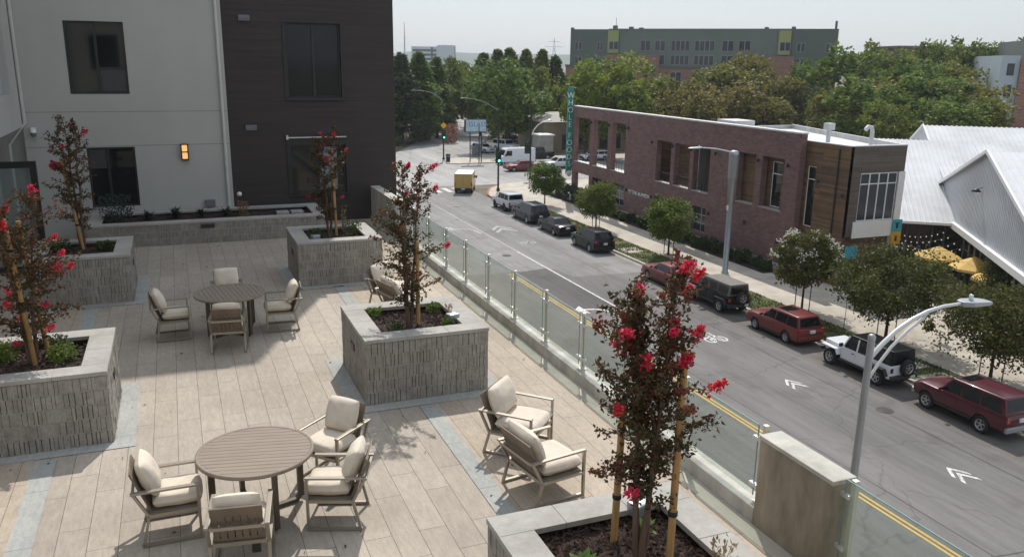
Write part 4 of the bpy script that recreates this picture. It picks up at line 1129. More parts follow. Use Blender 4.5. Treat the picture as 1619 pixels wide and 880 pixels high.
def chair(name, lab, cat, group, loc, heading, w_, arm, fx, bx, seat, backtop, knee=0.33, slot=True, tagx=False):
    e = empty(name, loc, heading, lab, cat, group)
    y = w_/2; t = 0.027
    kx = bx+0.09; rx_ = bx-0.045; tx = rx_-0.045
    for s in (-1,1):
        mb = MB(); Y = s*y
        mb.box(fx-t, fx, Y-0.016, Y+0.016, t, arm-0.022)                 # front post
        mb.box(bx, fx, Y-0.016, Y+0.016, 0.0, t)                         # floor runner
        mb.bar((bx+0.016,Y,t*0.7),(kx,Y,knee),0.032,t,up=(1,0,0))           # rear leg
        mb.bar((kx,Y,knee-0.01),(rx_,Y,arm-0.01),0.032,t,up=(1,0,0))        # back upright
        mb.bar((kx-.005,Y,knee+0.0),(fx-t,Y,knee),0.04,0.03)                # seat rail
        mb.build('side_frame', M['frame_al'], e)
        mb = MB(); mb.box(rx_-0.02, fx+0.004, Y-0.024, Y+0.024, arm-0.021, arm+0.002)
        mb.build('armrest', M['frame_al'], e, bevel=0.005)
    mb = MB(); yi = y-0.023
    mb.box(fx-t,fx-0.002,-yi,yi,knee-.03,knee+.012); mb.bar((kx,-yi,knee),(kx,yi,knee),0.03,0.04); mb.bar((rx_,-yi,arm-.03),(rx_,yi,arm-.03),0.024,0.034)
    mb.box(kx+.02,fx-t-.002,-yi+.002,yi-.002,knee-.012,knee+.022)
    mb.build('seat_frame', M['frame_al'], e)
    # slatted back
    mb = MB(); d = Vector((tx-kx,0,backtop-knee)).normalized(); L = (Vector((tx-kx,0,backtop-knee))).length; nrm = Vector((d.z,0,-d.x))
    base = Vector((kx+.012,0,knee+.015)); bw = w_-0.07
    def plank(y0,y1,a,b,off=0.0,th=0.016):
        P = []
        for aa in (a,b):
            for yy in (y0,y1):
                for k in (0,1): P.append(base + d*aa + nrm*(off+k*th) + Vector((0,yy,0)))
        mb.add(P, [(0,1,3,2),(4,6,7,5),(0,4,5,1),(2,3,7,6),(0,2,6,4),(1,5,7,3)])
    Lb = L*0.93
    plank(-bw/2,bw/2,0.0,0.05); plank(-bw/2,bw/2,Lb*0.52,Lb*0.60); plank(-bw/2,bw/2,Lb-0.11,Lb)
    ns = 7 if w_ < 0.62 else 9
    sw = bw/ns
    for k in range(ns): plank(-bw/2+k*sw+0.006, -bw/2+(k+1)*sw-0.006, 0.051, Lb*0.52-.001)
    for k in range(ns): plank(-bw/2+k*sw+0.004, -bw/2+(k+1)*sw-0.004, Lb*0.60+.001, Lb-0.111)
    mb.build('backrest', M['slat_dark'], e)
    sd = fx-kx-0.02
    mb = MB(); cushion_mb(mb,(kx+0.04+sd/2,0,knee+0.03+0.065),(1,0,0),(0,1,0),(0,0,1),sd+0.03,w_-0.06,0.14,pw=7)
    mb.build('seat_cushion', M['cushion'], e)
    hh = backtop-knee-0.10
    c = base + d*(0.12+hh/2) + nrm*0.118
    mb = MB(); cushion_mb(mb,c,d,(0,1,0),nrm,hh*1.08,w_-0.09,0.19,pw=2.6,pil=1)
    mb.build('back_cushion', M['cushion'], e)
    if tagx:
        mb = MB(); mb.box(kx-0.02,kx+0.01,-y+0.08,-y+0.16,knee-0.11,knee-0.02); mb.build('hang_tag', M['black'], e)
    return e
AG = 'cushioned armchairs around the two tables'
def arm(x,y,hd,lab,tagx=False): return chair('armchair',lab,'armchair',AG,(x,y,DK+0.009),R(hd),0.535,0.60,0.285,-0.285,0.46,0.80,tagx=tagx)
arm(-0.355,8.43,0,'cushioned armchair left of the near table, seen from its side')
arm(0.28,7.55,81,'armchair in front of the near table showing its slatted back',True)
arm(1.30,8.06,160,'armchair right of the near table with its legs in sunlight',True)
arm(1.43,9.07,222,'armchair turned diagonally behind the near table')
arm(-0.32,15.03,2,'cushioned armchair left of the far table, in the shade')
arm(0.57,14.06,82,'armchair in front of the far table showing its slatted back')
arm(1.54,14.93,176,'armchair right of the far table at the edge of the shade',True)
arm(0.67,16.05,-92,'armchair behind the far table with only its cushion above the top')
LG = 'low lounge chairs with thick cushions'
def lounge(x,y,hd,lab): return chair('lounge_chair',lab,'lounge chair',LG,(x,y,DK+0.009),R(hd),0.70,0.56,0.34,-0.32,0.42,0.76,knee=0.28)
lounge(3.74,8.98,-46,'lounge chair just behind the nearest one, its seat open to the camera')
lounge(3.58,7.85,10,'lounge chair nearest the foreground planter showing its slatted back')
lounge(3.76,15.72,-48,'far lounge chair beside the ribbed planter, turned toward the railing')
lounge(3.72,14.75,14,'far lounge chair half hidden behind the middle planter tree')
def table(x,y,r_,lab,rot):
    e = empty('round_table',(x,y,DK+0.009),R(rot),lab,'table','round slatted tables')
    h = 0.735; n = 15
    mb = MB(); ri = r_-0.03; w_ = 2*ri/n
    for k in range(n):
        a = -ri+k*w_+0.003; b = -ri+(k+1)*w_-0.003
        pts = []
        for s in range(7):
            t = a+(b-a)*s/6; pts.append((t, math.sqrt(max(0,ri*ri-t*t))))
        poly = pts + [(t,-v) for t,v in reversed(pts)]
        poly = [q for i,q in enumerate(poly) if i == 0 or (abs(q[0]-poly[i-1][0])+abs(q[1]-poly[i-1][1])) > 1e-5]
        mb.prism(poly, h-0.026, h)
    mb.build('tabletop', M['slat'], e)
    mb = MB(); mb.lathe([(r_-0.029,-0.035),(r_,-0.035),(r_+0.003,-0.02),(r_,0.002),(r_-0.029,0.002),(r_-0.029,-0.035)],(0,0,h),48); mb.build('rim', M['slat'], e)
    for k in range(4):
        a = 2*PI*k/4+0.5; ca,sa = math.cos(a),math.sin(a)
        mb = MB()
        R1 = r_*0.80; P = lambda q,z: (ca*q,sa*q,z)
        up_ = (-sa,ca,0)
        mb.bar(P(R1,0.05),P(R1,h-0.04),0.045,0.06,up=(ca,sa,0)); mb.bar(P(0.0,0.02),P(R1-0.04,0.02),0.06,0.035); mb.bar(P(R1-0.055,0.016),P(R1+0.0,0.075),0.058,0.035)
        mb.bar(P(0.02,h-0.055),P(R1,h-0.055),0.05,0.036)
        mb.build('leg', M['bronze_leg'], e)
    return e
M['bronze_leg'] = mat('bronze_leg', (0.10,0.082,0.062), 0.5, metal=0.3)
table(0.51,8.43,0.60,'round slatted table in the sun surrounded by four armchairs',78)
table(0.66,14.93,0.60,'round slatted table in the shade of the building',8)

# ------------------------------------------------------------------ vehicles
def finish(o, ang=35):
    me = o.data
    for p in me.polygons: p.use_smooth = True
    me.set_sharp_from_angle(angle=R(ang))
    return o
def boolean_cut(o, cutter):
    md = o.modifiers.new('cut', 'BOOLEAN'); md.operation = 'DIFFERENCE'; md.object = cutter; md.solver = 'EXACT'
    dg = bpy.context.evaluated_depsgraph_get(); dg.update()
    me = bpy.data.meshes.new_from_object(o.evaluated_get(dg))
    o.modifiers.clear(); o.data = me
    bpy.data.objects.remove(cutter, do_unlink=True)
def slabpoly(mb, pts, nrm, th=0.008, mi=0):
    nrm = Vector(nrm).normalized(); n = len(pts)
    a = [Vector(p) for p in pts]; b = [p+nrm*th for p in a]
    fs = [tuple(range(n)), tuple(range(n,2*n))[::-1]] + [(i,(i+1)%n,n+(i+1)%n,n+i) for i in range(n)]
    mb.add(a+b, fs, mi)
def wheel(e, x, y, r, w_, side, dark=False, spokes=5):
    """tyre part with its rim as sub-part; side +1 faces +y"""
    mb = MB(); h = w_/2
    mb.lathe([(r*0.60,-h*0.9),(r*0.80,-h),(r*0.95,-h*0.92),(r,-h*0.6),(r,h*0.6),(r*0.95,h*0.92),(r*0.80,h),(r*0.60,h*0.9),(r*0.60,-h*0.9)],(0,0,0),24,axis='y')
    t = mb.build('wheel', M['tyre'], e); t.location = (x,y,r)
    mb = MB(); rr = r*0.61; s = side
    mb.lathe([(0.0,s*h*0.35),(rr*0.95,s*h*0.35)],(0,0,0),20,axis='y',mi=1)
    mb.lathe([(rr*0.86,s*h*0.5),(rr*0.90,s*h*0.86),(rr*0.99,s*h*0.92),(rr*1.0,s*h*0.4)],(0,0,0),20,axis='y')
    mb.lathe([(0,s*h*0.72),(rr*0.2,s*h*0.70),(rr*0.24,s*h*0.5)],(0,0,0),12,axis='y')
    for k in range(spokes):
        a = 2*PI*k/spokes+0.3; ca,sa = math.cos(a),math.sin(a)
        mb.bar((ca*rr*0.15,s*h*0.60,sa*rr*0.15),(ca*rr*0.92,s*h*0.70,sa*rr*0.92),rr*0.24,h*0.16,up=(0,1,0))
    o = mb.build('rim', [M['rim'] if not dark else M['plastic'], M['plastic']], t)
    return t
def car(name, lab, x, y, rz, P, paint_, roofm=None, group='cars parked along the kerb', cat='car'):
    e = empty(name, (x,y,0.012), R(rz), lab, cat, group)
    L,W,zb,belt,hood,roof = P['L'],P['W'],P['zb'],P['belt'],P['hood'],P['roof']
    w = W/2; xf = L/2; xr = -L/2; r = P['r']
    tail = P.get('tail', belt)
    # stations from tail to nose: x, half width, bottom, top
    st = [(xr,w*.86,zb+.20,tail-.16),(xr+.05,w*.94,zb+.10,tail-.04),(xr+.18,w*.985,zb+.04,tail),
          (P['xr0'],w,zb,max(belt,tail) if P.get('wagon',True) else tail+.02),(P['xr0']*.4+P['xw0']*.6,w,zb,belt),(P['xw0']-.05,w,zb,belt-.005),
          (P['xw0']+.15,w*.995,zb,belt-.02),(xf-.55,w*.985,zb,hood+.03),(xf-.22,w*.95,zb+.04,hood-.02),(xf-.06,w*.88,zb+.10,hood-.13),(xf,w*.78,zb+.20,hood-.24)]
    mb = MB(); rings = []
    for (sx,hw,b,t) in st:
        hgt_ = t-b
        half = [(0,b),(hw*.80,b),(hw*.955,b+.05),(hw,b+hgt_*.32),(hw,b+hgt_*.62),(hw*.985,t-.10),(hw*.95,t-.03),(hw*.86,t),(0,t+.018)]
        ring = half + [(-yy,zz) for yy,zz in half[-2:0:-1]]
        rings.append([(sx,yy,zz) for yy,zz in ring])
    n = len(rings[0]); vs_ = [p for q in rings for p in q]; fs = []
    for i in range(len(rings)-1):
        for k in range(n):
            k2 = (k+1)%n; fs.append((i*n+k,i*n+k2,(i+1)*n+k2,(i+1)*n+k))
    fs.append(tuple(range(n))[::-1]); fs.append(tuple((len(rings)-1)*n+k for k in range(n)))
    mb.add(vs_, fs, 0, True)
    body = mb.build('body', M[paint_], e, weld=True)
    cb = MB()
    for wx in (P['wf'],P['wr']): cb.lathe([(0.001,-w*1.3),(r+.055,-w*1.3),(r+.055,w*1.3),(0.001,w*1.3)],(wx,0,r+.01),28,axis='y')
    cut = cb.build('cutter', M['plastic'], None, weld=True)
    cut.matrix_world = e.matrix_basis; cut.location = e.location; cut.rotation_euler = e.rotation_euler
    bpy.context.view_layer.update()
    boolean_cut(body, cut); finish(body, 40)
    # cabin
    wb_ = w-.055; wt = P['wt']/2; zb0 = belt-.05; t_of = lambda z: (z-zb0)/(roof-zb0)
    hy = lambda z: wb_+(wt-wb_)*t_of(z); xfz = lambda z: P['xw0']+(P['xw1']-P['xw0'])*t_of(z); xrz = lambda z: P['xr0']+(P['xr1']-P['xr0'])*t_of(z)
    mb = MB(); V = []
    for z in (zb0,roof):
        V += [(xrz(z),-hy(z),z),(xfz(z),-hy(z),z),(xfz(z),hy(z),z),(xrz(z),hy(z),z)]
    mb.add(V, [(0,3,2,1),(4,5,6,7),(0,1,5,4),(1,2,6,5),(2,3,7,6),(3,0,4,7)])
    cab = mb.build('cabin', [M[roofm or paint_]], e, bevel=P.get('bev',0.05)); finish(cab, 50)
    z0 = belt+.03; z1 = roof-.10; pil = P['pil']; gap = .035
    lim = [pil[0]] + pil[1:]
    for s in (1,-1):
        mb = MB()
        for i in range(len(pil)-1):
            a,b = pil[i]+gap, pil[i+1]-gap       # from rear to front
            q = []
            for z in (z0,z1):
                lo = max(a, xrz(z)+P.get('rp',.12)); hi = min(b, xfz(z)-.09)
                q.append((lo,hi,z))
            pts = [(q[0][0],s*hy(z0),z0),(q[0][1],s*hy(z0),z0),(q[1][1],s*hy(z1),z1),(q[1][0],s*hy(z1),z1)]
            slabpoly(mb, pts, (0,s,0.25), 0.006)
        mb.build('side_windows', M['carglass'], e)
    for nm,fx,sg in (('windscreen',xfz,1),('rear_window',xrz,-1)):
        mb = MB(); za = zb0+(roof-zb0)*(.14 if sg > 0 else P.get('rw0',.22)); zc = roof-.085
        slabpoly(mb, [(fx(za),-hy(za)+.10,za),(fx(za),hy(za)-.10,za),(fx(zc),hy(zc)-.10,zc),(fx(zc),-hy(zc)+.10,zc)], (sg,0,.5 if abs(P['xw0']-P['xw1'])>.3 else .1), 0.007)
        mb.build(nm, M['carglass'], e)
    # doors: shut lines, handles, sill
    mb = MB()
    for i,px in enumerate(P.get('doors',[])):
        for s in (1,-1):
            mb.box(px-.005,px+.005,s*(w+.0015)-.004,s*(w+.0015)+.004,zb+.2,belt-.12)
    mb.build('shut_line', M['plastic'], e)
    for s in (1,-1):
        mb = MB()
        for px in P.get('doors',[])[:-1]: mb.cbox((px+.13,s*(w+.012),belt-.20),(.16,.025,.03))
        mb.build('door_handle', M[P.get('hm',paint_)], e, bevel=0.005)
        mb = MB(); mb.box(P['wr']+r+.08,P['wf']-r-.08,s*(w*.99)-.02,s*(w*.99)+.02,zb-.01,zb+.10); mb.build('sill', M[P.get('sill','plastic')], e, bevel=0.01)
        mb = MB(); mb.cbox((P['xw0']-.20,s*(w+.09),belt+.09),(.10,.20,.14)); mb.build('mirror', M[P.get('mm',paint_)], e, bevel=0.025)
        lz0,lz1 = P.get('tl',(tail-.38,tail-.12)); lw = P.get('tlw',.16)
        mb = MB(); mb.box(xr-.005,xr+.16,s*w*.94-s*lw*.5-lw*.5,s*w*.94-s*lw*.5+lw*.5,lz0,lz1); mb.build('tail_light', M['taillight'], e, bevel=0.02)
        mb = MB(); mb.cbox((xf-.13,s*w*.70,hood-.16),(.18,.30,.12)); mb.build('headlight', M['headlight'], e, bevel=0.03)
        wheel(e,P['wf'],s*(w-.115),r,.22,s,P.get('darkrim',False)); wheel(e,P['wr'],s*(w-.115),r,.22,s,P.get('darkrim',False))
    bz = P.get('bump',(zb+.12,zb+.36))
    mb = MB(); mb.box(xr-.05,xr+.12,-w*.93,w*.93,bz[0],bz[1]); mb.build('rear_bumper', M[P.get('bm','plastic')], e, bevel=0.04)
    mb = MB(); mb.box(xf-.14,xf+.04,-w*.88,w*.88,bz[0],bz[1]); mb.build('front_bumper', M[P.get('bm','plastic')], e, bevel=0.04)
    pz = P.get('pz',tail-.30)
    mb = MB(); mb.box(xr-.062,xr-.05 if pz < bz[1] else xr+.02,-.16,.16,pz-.075,pz+.075); mb.build('number_plate', M['plate'], e)
    mb = MB(); mb.box(xf-.04,xf+.012,-w*.45,w*.45,hood-.30,hood-.18); mb.build('grille', M['plastic'], e)
    mb = MB(); mb.box(P['wr']-.9 if P['wr']-.9 > xr+.1 else xr+.1,P['wf']+.5,-w*.78,w*.78,zb-.02,zb+.12); mb.build('underbody', M['plastic'], e)
    if P.get('rails'):
        mb = MB()
        for s in (1,-1):
            mb.tube([(P['xr1']+.15,s*(wt-.10),roof),(P['xr1']+.22,s*(wt-.10),roof+.05),(P['xw1']-.15,s*(wt-.10),roof+.05),(P['xw1']-.08,s*(wt-.10),roof)],.016,6)
        mb.build('roof_rail', M[P['rails']], e)
    if P.get('bars'):
        mb = MB()
        for xx in P['bars']: mb.bar((xx,-wt+.08,roof+.075),(xx,wt-.08,roof+.075),.05,.03)
        mb.build('crossbar', M['plastic'], e)
    if P.get('sunroof'):
        mb = MB(); a,b = P['sunroof']; mb.box(a,b,-wt*.62,wt*.62,roof+.001,roof+.006); mb.build('sunroof', M['carglass'], e)
    return e

SUV = dict(L=4.45,W=1.82,zb=.24,belt=1.05,hood=1.00,roof=1.66,r=.35,wf=1.36,wr=-1.26,xw0=.98,xw1=.20,xr1=-1.80,xr0=-2.10,wt=1.34,pil=[-1.95,-1.20,-.20,.95],doors=[-1.05,-.15,.85],tl=(.86,1.06))
PX = 29.97
def S_(**k): d = dict(SUV); d.update(k); return d
# nearest first
car('parked_suv','maroon older four door off-roader with grey bumpers, nearest parked car at the right edge',PX,22.72,90,
    S_(L=4.60,W=1.75,zb=.42,belt=1.12,hood=1.08,roof=1.76,r=.375,wf=1.47,wr=-1.20,xw0=.92,xw1=.42,xr1=-1.98,xr0=-2.22,wt=1.42,pil=[-2.10,-1.02,-.12,.95],doors=[-.98,-.08,.80],bm='steel',tl=(.82,1.05),bump=(.42,.66),sill='plastic',rails='plastic',sunroof=(-.15,.30),pz=.9,bev=.06,rp=.20),'p_maroon')
car('parked_wagon','bright red station wagon with roof rails, parked between the black and the white off-roaders',PX,34.48,90,
    S_(L=4.48,W=1.74,zb=.25,belt=.99,hood=.93,roof=1.57,r=.325,wf=1.32,wr=-1.21,xw0=.92,xw1=.22,xr1=-1.85,xr0=-2.13,wt=1.30,pil=[-2.0,-1.12,-.22,.95],doors=[-1.05,-.18,.78],rails='plastic',sunroof=(-.70,.05),tl=(.70,.98),bm='p_red',bump=(.38,.62),pz=.84),'p_red')
car('parked_crossover','black crossover with roof bars, fourth in the row from the far corner',PX,57.28,90,
    S_(rails='plastic',bars=[-.9,.1],pz=.80,bm='p_black'),'p_black')
car('parked_sedan','dark charcoal sedan with a pale rear window, parked between two dark crossovers',PX,64.05,90,
    S_(L=4.65,W=1.76,zb=.20,belt=.93,hood=.88,roof=1.40,r=.315,wf=1.34,wr=-1.32,xw0=.92,xw1=.18,xr1=-.95,xr0=-1.62,wt=1.22,tail=.95,wagon=False,pil=[-1.5,-.72,.10,.95],doors=[-1.0,-.12,.74],tl=(.70,.88),bm='p_black',pz=.76,rw0=.12),'p_black')
car('parked_suv','dark navy long crossover, second in the row from the far corner',PX,69.85,90,
    S_(L=5.0,W=1.96,belt=1.08,hood=1.02,roof=1.74,r=.37,wf=1.53,wr=-1.45,xw0=1.10,xw1=.35,xr1=-2.02,xr0=-2.38,wt=1.42,pil=[-2.2,-1.35,-.25,1.1],doors=[-1.2,-.2,.9],rails='steel',tl=(.90,1.12),bm='p_navy'),'p_navy')
car('parked_suv','white off-roader with dark rear glass, parked at the red kerb by the corner',PX+.25,76.15,92,
    S_(L=4.5,W=1.80,zb=.42,belt=1.15,hood=1.10,roof=1.76,r=.39,wf=1.25,wr=-1.15,xw0=.70,xw1=.40,xr1=-1.9,xr0=-2.05,wt=1.48,pil=[-1.95,-1.0,-.1,.75],doors=[-.95,-.05,.65],tl=(.75,1.0),bump=(.5,.72),pz=.95,darkrim=True),'p_offwhite')
car('parked_sedan','dark red sedan half hidden behind the foreground flowering tree',PX,46.0,90,
    S_(L=4.6,W=1.78,zb=.20,belt=.95,hood=.90,roof=1.44,r=.32,wf=1.32,wr=-1.30,xw0=.92,xw1=.18,xr1=-.98,xr0=-1.62,wt=1.24,tail=.97,wagon=False,pil=[-1.5,-.72,.10,.95],doors=[-1.0,-.12,.74],tl=(.70,.88),bm='p_darkred',pz=.76,rw0=.12),'p_darkred')
# traffic at the junction
JG = 'vehicles around the junction'
car('sedan','red car crossing the junction in front of the white delivery truck',42.9,103.5,180,
    S_(L=4.5,W=1.76,zb=.2,belt=.93,hood=.88,roof=1.42,r=.32,wf=1.3,wr=-1.28,xw0=.9,xw1=.15,xr1=-1.0,xr0=-1.7,wt=1.22,tail=.95,wagon=False,pil=[-1.5,-.72,.1,.95],doors=[-1.0,-.1,.74],bm='p_darkred'),'p_darkred',group=JG)
car('sedan','silver hatchback waiting behind the brick building corner',49.3,105.0,180,S_(belt=.98,hood=.93,roof=1.52),'p_silver',group=JG)
car('sedan','silver sedan standing in the parking lot left of the white pickup',45.9,126.5,-70,S_(belt=.96,hood=.92,roof=1.48,bm='p_silver'),'p_silver',group=JG)
car('parked_suv','white pickup shaped truck facing out of the parking lot',50.4,128.0,-70,S_(L=5.2,W=1.98,zb=.35,belt=1.18,hood=1.15,roof=1.88,r=.39,wf=1.6,wr=-1.5,xw0=1.0,xw1=.5,wt=1.55,xr1=-2.3,xr0=-2.5,pil=[-2.4,-1.2,-.1,1.0],doors=[-1.1,-.1,.9]),'p_white',group=JG,cat='truck')
car('parked_suv','dark pickup behind the silver hatchback by the tan shop',50.4,115.6,180,S_(L=5.3,W=1.95,zb=.35,belt=1.15,hood=1.12,roof=1.85,r=.39,wf=1.6,wr=-1.5,xw0=1.0,xw1=.5,wt=1.5,xr1=-1.0,xr0=-1.2,tail=1.15,wagon=False,pil=[-1.1,-.2,1.0],doors=[-1.1,-.1,.9]),'p_black',group=JG,cat='truck')
car('parked_suv','black car in the shade beneath the trees behind the billboard',55.5,137.5,-60,S_(),'p_black',group=JG)
car('sedan','white car in the lot seen through the brick openings',58.5,112.0,180,S_(belt=.96,hood=.92,roof=1.48),'p_white',group=JG)

def boxtruck(name,lab,x,y,rz,L,W,H,hood_l,paint_,group,yellow=False):
    e = empty(name,(x,y,0.012),R(rz),lab,'van',group); w = W/2
    prof = [(-L/2,.45),(-L/2,H-.06),(-L/2+.06,H),(L/2-hood_l-.45,H),(L/2-hood_l-.12,H-.12),(L/2-hood_l+.28,1.35),(L/2-.15,1.15),(L/2,.95),(L/2,.45)]
    mb = MB(); n = len(prof)
    for s in (1,-1): pass
    V = [(px,-w,pz) for px,pz in prof]+[(px,w,pz) for px,pz in prof]
    mb.add(V, [tuple(range(n))[::-1],tuple(range(n,2*n))]+[(i,(i+1)%n,n+(i+1)%n,n+i) for i in range(n)])
    mb.build('body', M[paint_], e, bevel=0.05)
    xa = L/2-hood_l-.05
    for s in (1,-1):
        mb = MB(); slabpoly(mb,[(xa-.95,s*w,1.32),(xa+.12,s*w,1.32),(xa-.18,s*w,H-.32),(xa-.95,s*w,H-.32)],(0,s,0),.007); mb.build('side_window', M['carglass'], e)
        mb = MB(); mb.cbox((xa+.05,s*(w+.14),1.42),(.12,.22,.28)); mb.build('mirror', M['plastic'], e, bevel=.03)
        mb = MB(); mb.box(-L/2-.012,-L/2+.02,s*(w-.09)-.06,s*(w-.09)+.06,.85,1.3); mb.build('tail_light', M['taillight'], e)
        for wx in (L/2-.95,-L/2+1.0): wheel(e,wx,s*(w-.12),.36,.24,s)
    mb = MB(); slabpoly(mb,[(xa+.30,-w+.12,1.40),(xa+.30,w-.12,1.40),(xa-.06,w-.16,H-.22),(xa-.06,-w+.16,H-.22)],(1,0,.35),.03); mb.build('windscreen', M['carglass'], e)
    if yellow:
        mb = MB(); mb.box(-L/2-.008,-L/2,-w+.12,w-.12,.95,H-.45); mb.build('rear_door', M['p_yellow'], e)
        mb = MB(); mb.box(-L/2+.02,L/2-hood_l-.3,-w+.05,w-.05,H+.001,H+.008); mb.build('roof_panel', M['white_paint'], e)
        mb = MB(); mb.box(-L/2-.010,-L/2-.002,-.009,.009,.95,H-.2); mb.build('shut_line', M['plastic'], e)
    mb = MB(); mb.box(-L/2-.10,-L/2,-w+.03,w-.03,.42,.66); mb.box(L/2-.02,L/2+.06,-w+.08,w-.08,.42,.7); mb.build('bumper', M['plastic'], e, bevel=.02)
    mb = MB(); mb.box(-L/2-.112,-L/2-.102,-.2,.2,.50,.62); mb.build('number_plate', M['plate'], e)
    mb = MB(); mb.box(-L/2+.3,L/2-.3,-w+.2,w-.2,.3,.46); mb.build('underbody', M['plastic'], e)
    return e
boxtruck('delivery_van','yellow delivery van with a white roof driving into the junction',30.0,88.7,66,4.7,2.0,2.2,.75,'p_yellow',JG,True)
boxtruck('delivery_truck','white delivery truck behind the red car at the junction',45.0,110.6,180,5.4,2.0,2.35,.8,'p_white',JG)

def jeep(name,lab,y,paint_,topm,L=4.55,wb=2.95,white=False):
    e = empty(name,(PX-.02,y,0.012),R(90),lab,'off-roader','cars parked along the kerb')
    w = .80; r = .40; wf = wb/2+.02; wr = -wb/2+.02; xr = wr-.72; xf = wf+.62; xc = wf-.62
    mb = MB()
    mb.box(xr,xc,-w+.02,w-.02,.50,1.12)                     # tub
    P_ = [(xc-.001,-w+.10),(xf,-.58),(xf,.58),(xc-.001,w-.10)]
    mb.prism(P_, .62, 1.13)                                   # bonnet
    body = mb.build('body', M[paint_], e, bevel=0.03)
    for s in (1,-1):
        for wx,nm in ((wf,'front'),(wr,'rear')):
            mb = MB(); pts = [(-.62,.62),(-.46,.90),(.42,.90),(.60,.70)] if nm == 'rear' else [(-.56,.66),(-.42,.92),(.50,.94),(.64,.80)]
            for i in range(3):
                a,b = pts[i],pts[i+1]
                mb.bar((wx+a[0],s*(w+.02),a[1]),(wx+b[0],s*(w+.02),b[1]),.26,.05,up=(0,0,1))
            mb.build('fender', M['p_white' if white and nm == 'front' else 'plastic'], e, bevel=.015)
            mb = MB(); mb.box(wx-.5,wx+.5,s*(w-.02)-.004,s*(w-.02)+.004,.36,.86) if nm == 'rear' else mb.box(wx-.5,wx+.5,s*.57-.004,s*.57+.004,.4,.84)
            mb.build('wheel_well', M['plastic'], e)
            wheel(e,wx,s*(w-.03),r,.25,s)
        mb = MB(); mb.box(wr+.55,wf-.55,s*w-.05,s*w+.05,.42,.52); mb.build('side_step', M['plastic'], e, bevel=.01)
        # doors with handles
        for a,b in ((xc-.95,xc-.08),(xc-1.85,xc-.97)):
            mb = MB(); mb.box(a+.01,b-.01,s*(w-.02)-.012*(1-s),s*(w-.02)+.012*(1+s),.58,1.125); d = mb.build('door', M[paint_], e, bevel=.008)
            mb = MB(); mb.cbox((a+.14,s*(w+.012),.98),(.14,.03,.035)); mb.build('handle', M['plastic'], d)
        mb = MB(); mb.cbox((xc-.12,s*(w+.11),1.24),(.10,.20,.18)); mb.build('mirror', M['plastic'], e, bevel=.02)
        mb = MB(); mb.box(xr-.025,xr+.03,s*(w-.12)-.08,s*(w-.12)+.08,.80,1.02); tl = mb.build('tail_light', M['taillight' if not white else 'plastic'], e, bevel=.01)
        mb = MB(); mb.lathe([(0,0),(.10,0),(.10,-.05)],(xf+.02,s*.40,.95),14,axis='x'); mb.build('headlight', M['headlight'], e)
    # hard top
    zt = 1.80; mb = MB(); a,b = xr+.04, xc-.42; V = []
    for z,hw,x0,x1 in ((1.13,w-.05,xr+.02,xc-.08),(zt,w-.16,a,b)): V += [(x0,-hw,z),(x1,-hw,z),(x1,hw,z),(x0,hw,z)]
    mb.add(V, [(0,3,2,1),(4,5,6,7),(0,1,5,4),(1,2,6,5),(2,3,7,6),(3,0,4,7)])
    mb.build('hard_top', [M[topm]], e, bevel=.045)
    hy = lambda z: (w-.05)+(-.11)*(z-1.13)/(zt-1.13)
    for s in (1,-1):
        mb = MB()
        for x0,x1 in ((xc-.95,xc-.20),(xc-1.85,xc-1.03),(xr+.15,xc-1.93)):
            z0,z1 = 1.18,1.68; sh = .20 if x1 > xc-.3 else 0
            slabpoly(mb,[(x0,s*hy(z0),z0),(x1,s*hy(z0),z0),(x1-sh,s*hy(z1),z1),(x0,s*hy(z1),z1)],(0,s,.16),.006)
        mb.build('side_windows', M['carglass'], e)
        if white:
            mb = MB()
            for x0 in (xc-.99,xc-1.89): mb.bar((x0,s*(hy(1.14)+.004),1.13),(x0,s*(hy(1.72)+.004),1.72),.09,.02,up=(0,1,0))
            mb.bar((xc-.12,s*(hy(1.13)+.006),1.13),(xc-.40,s*(hy(1.72)+.006),1.72),.07,.02,up=(0,1,0))
            mb.build('pillar', M[paint_], e)
    mb = MB(); slabpoly(mb,[(xc-.10,-w+.18,1.17),(xc-.10,w-.18,1.17),(xc-.37,w-.26,1.72),(xc-.37,-w+.26,1.72)],(1,0,.45),.008); mb.build('windscreen', M['carglass'], e)
    mb = MB(); slabpoly(mb,[(xr+.025,-w+.16,1.20),(xr+.025,w-.16,1.20),(xr+.038,w-.24,1.68),(xr+.038,-w+.24,1.68)],(-1,0,0),.008); mb.build('rear_window', M['carglass'], e)
    mb = MB(); mb.box(xr-.14,xr+.02,-w+.02,w-.02,.46,.66); mb.build('rear_bumper', M['plastic'], e, bevel=.03)
    mb = MB(); mb.box(xf+.04,xf+.22,-w+.10,w-.10,.52,.70); mb.build('front_bumper', M['plastic'], e, bevel=.03)
    mb = MB()
    for k in range(7): mb.box(xf+.002,xf+.018,-.27+k*.09-.025,-.27+k*.09+.025,.74,1.05)
    mb.build('grille', M['plastic'], e)
    mb = MB(); mb.box(xr-.155,xr-.145,-.62,-.34,.50,.63); mb.build('number_plate', M['plate'], e)
    # spare wheel on the tailgate
    t = wheel(e,0,0,r*.98,.24,1); t.location = (xr-.14,-.12,1.0); t.rotation_euler = (0,0,R(90)); t.name = 'spare_wheel'
    mb = MB(); mb.box(xr+.2,xf-.1,-.5,.5,.34,.56); mb.build('underbody', M['plastic'], e)
    return e
jeep('parked_off_roader','white four door off-roader with black hard top and rear spare wheel',28.47,'p_white','p_black',wb=2.97,white=True)
jeep('parked_off_roader','black four door off-roader with a faded roof and rear spare wheel',40.6,'p_black','soft_top',wb=2.95)

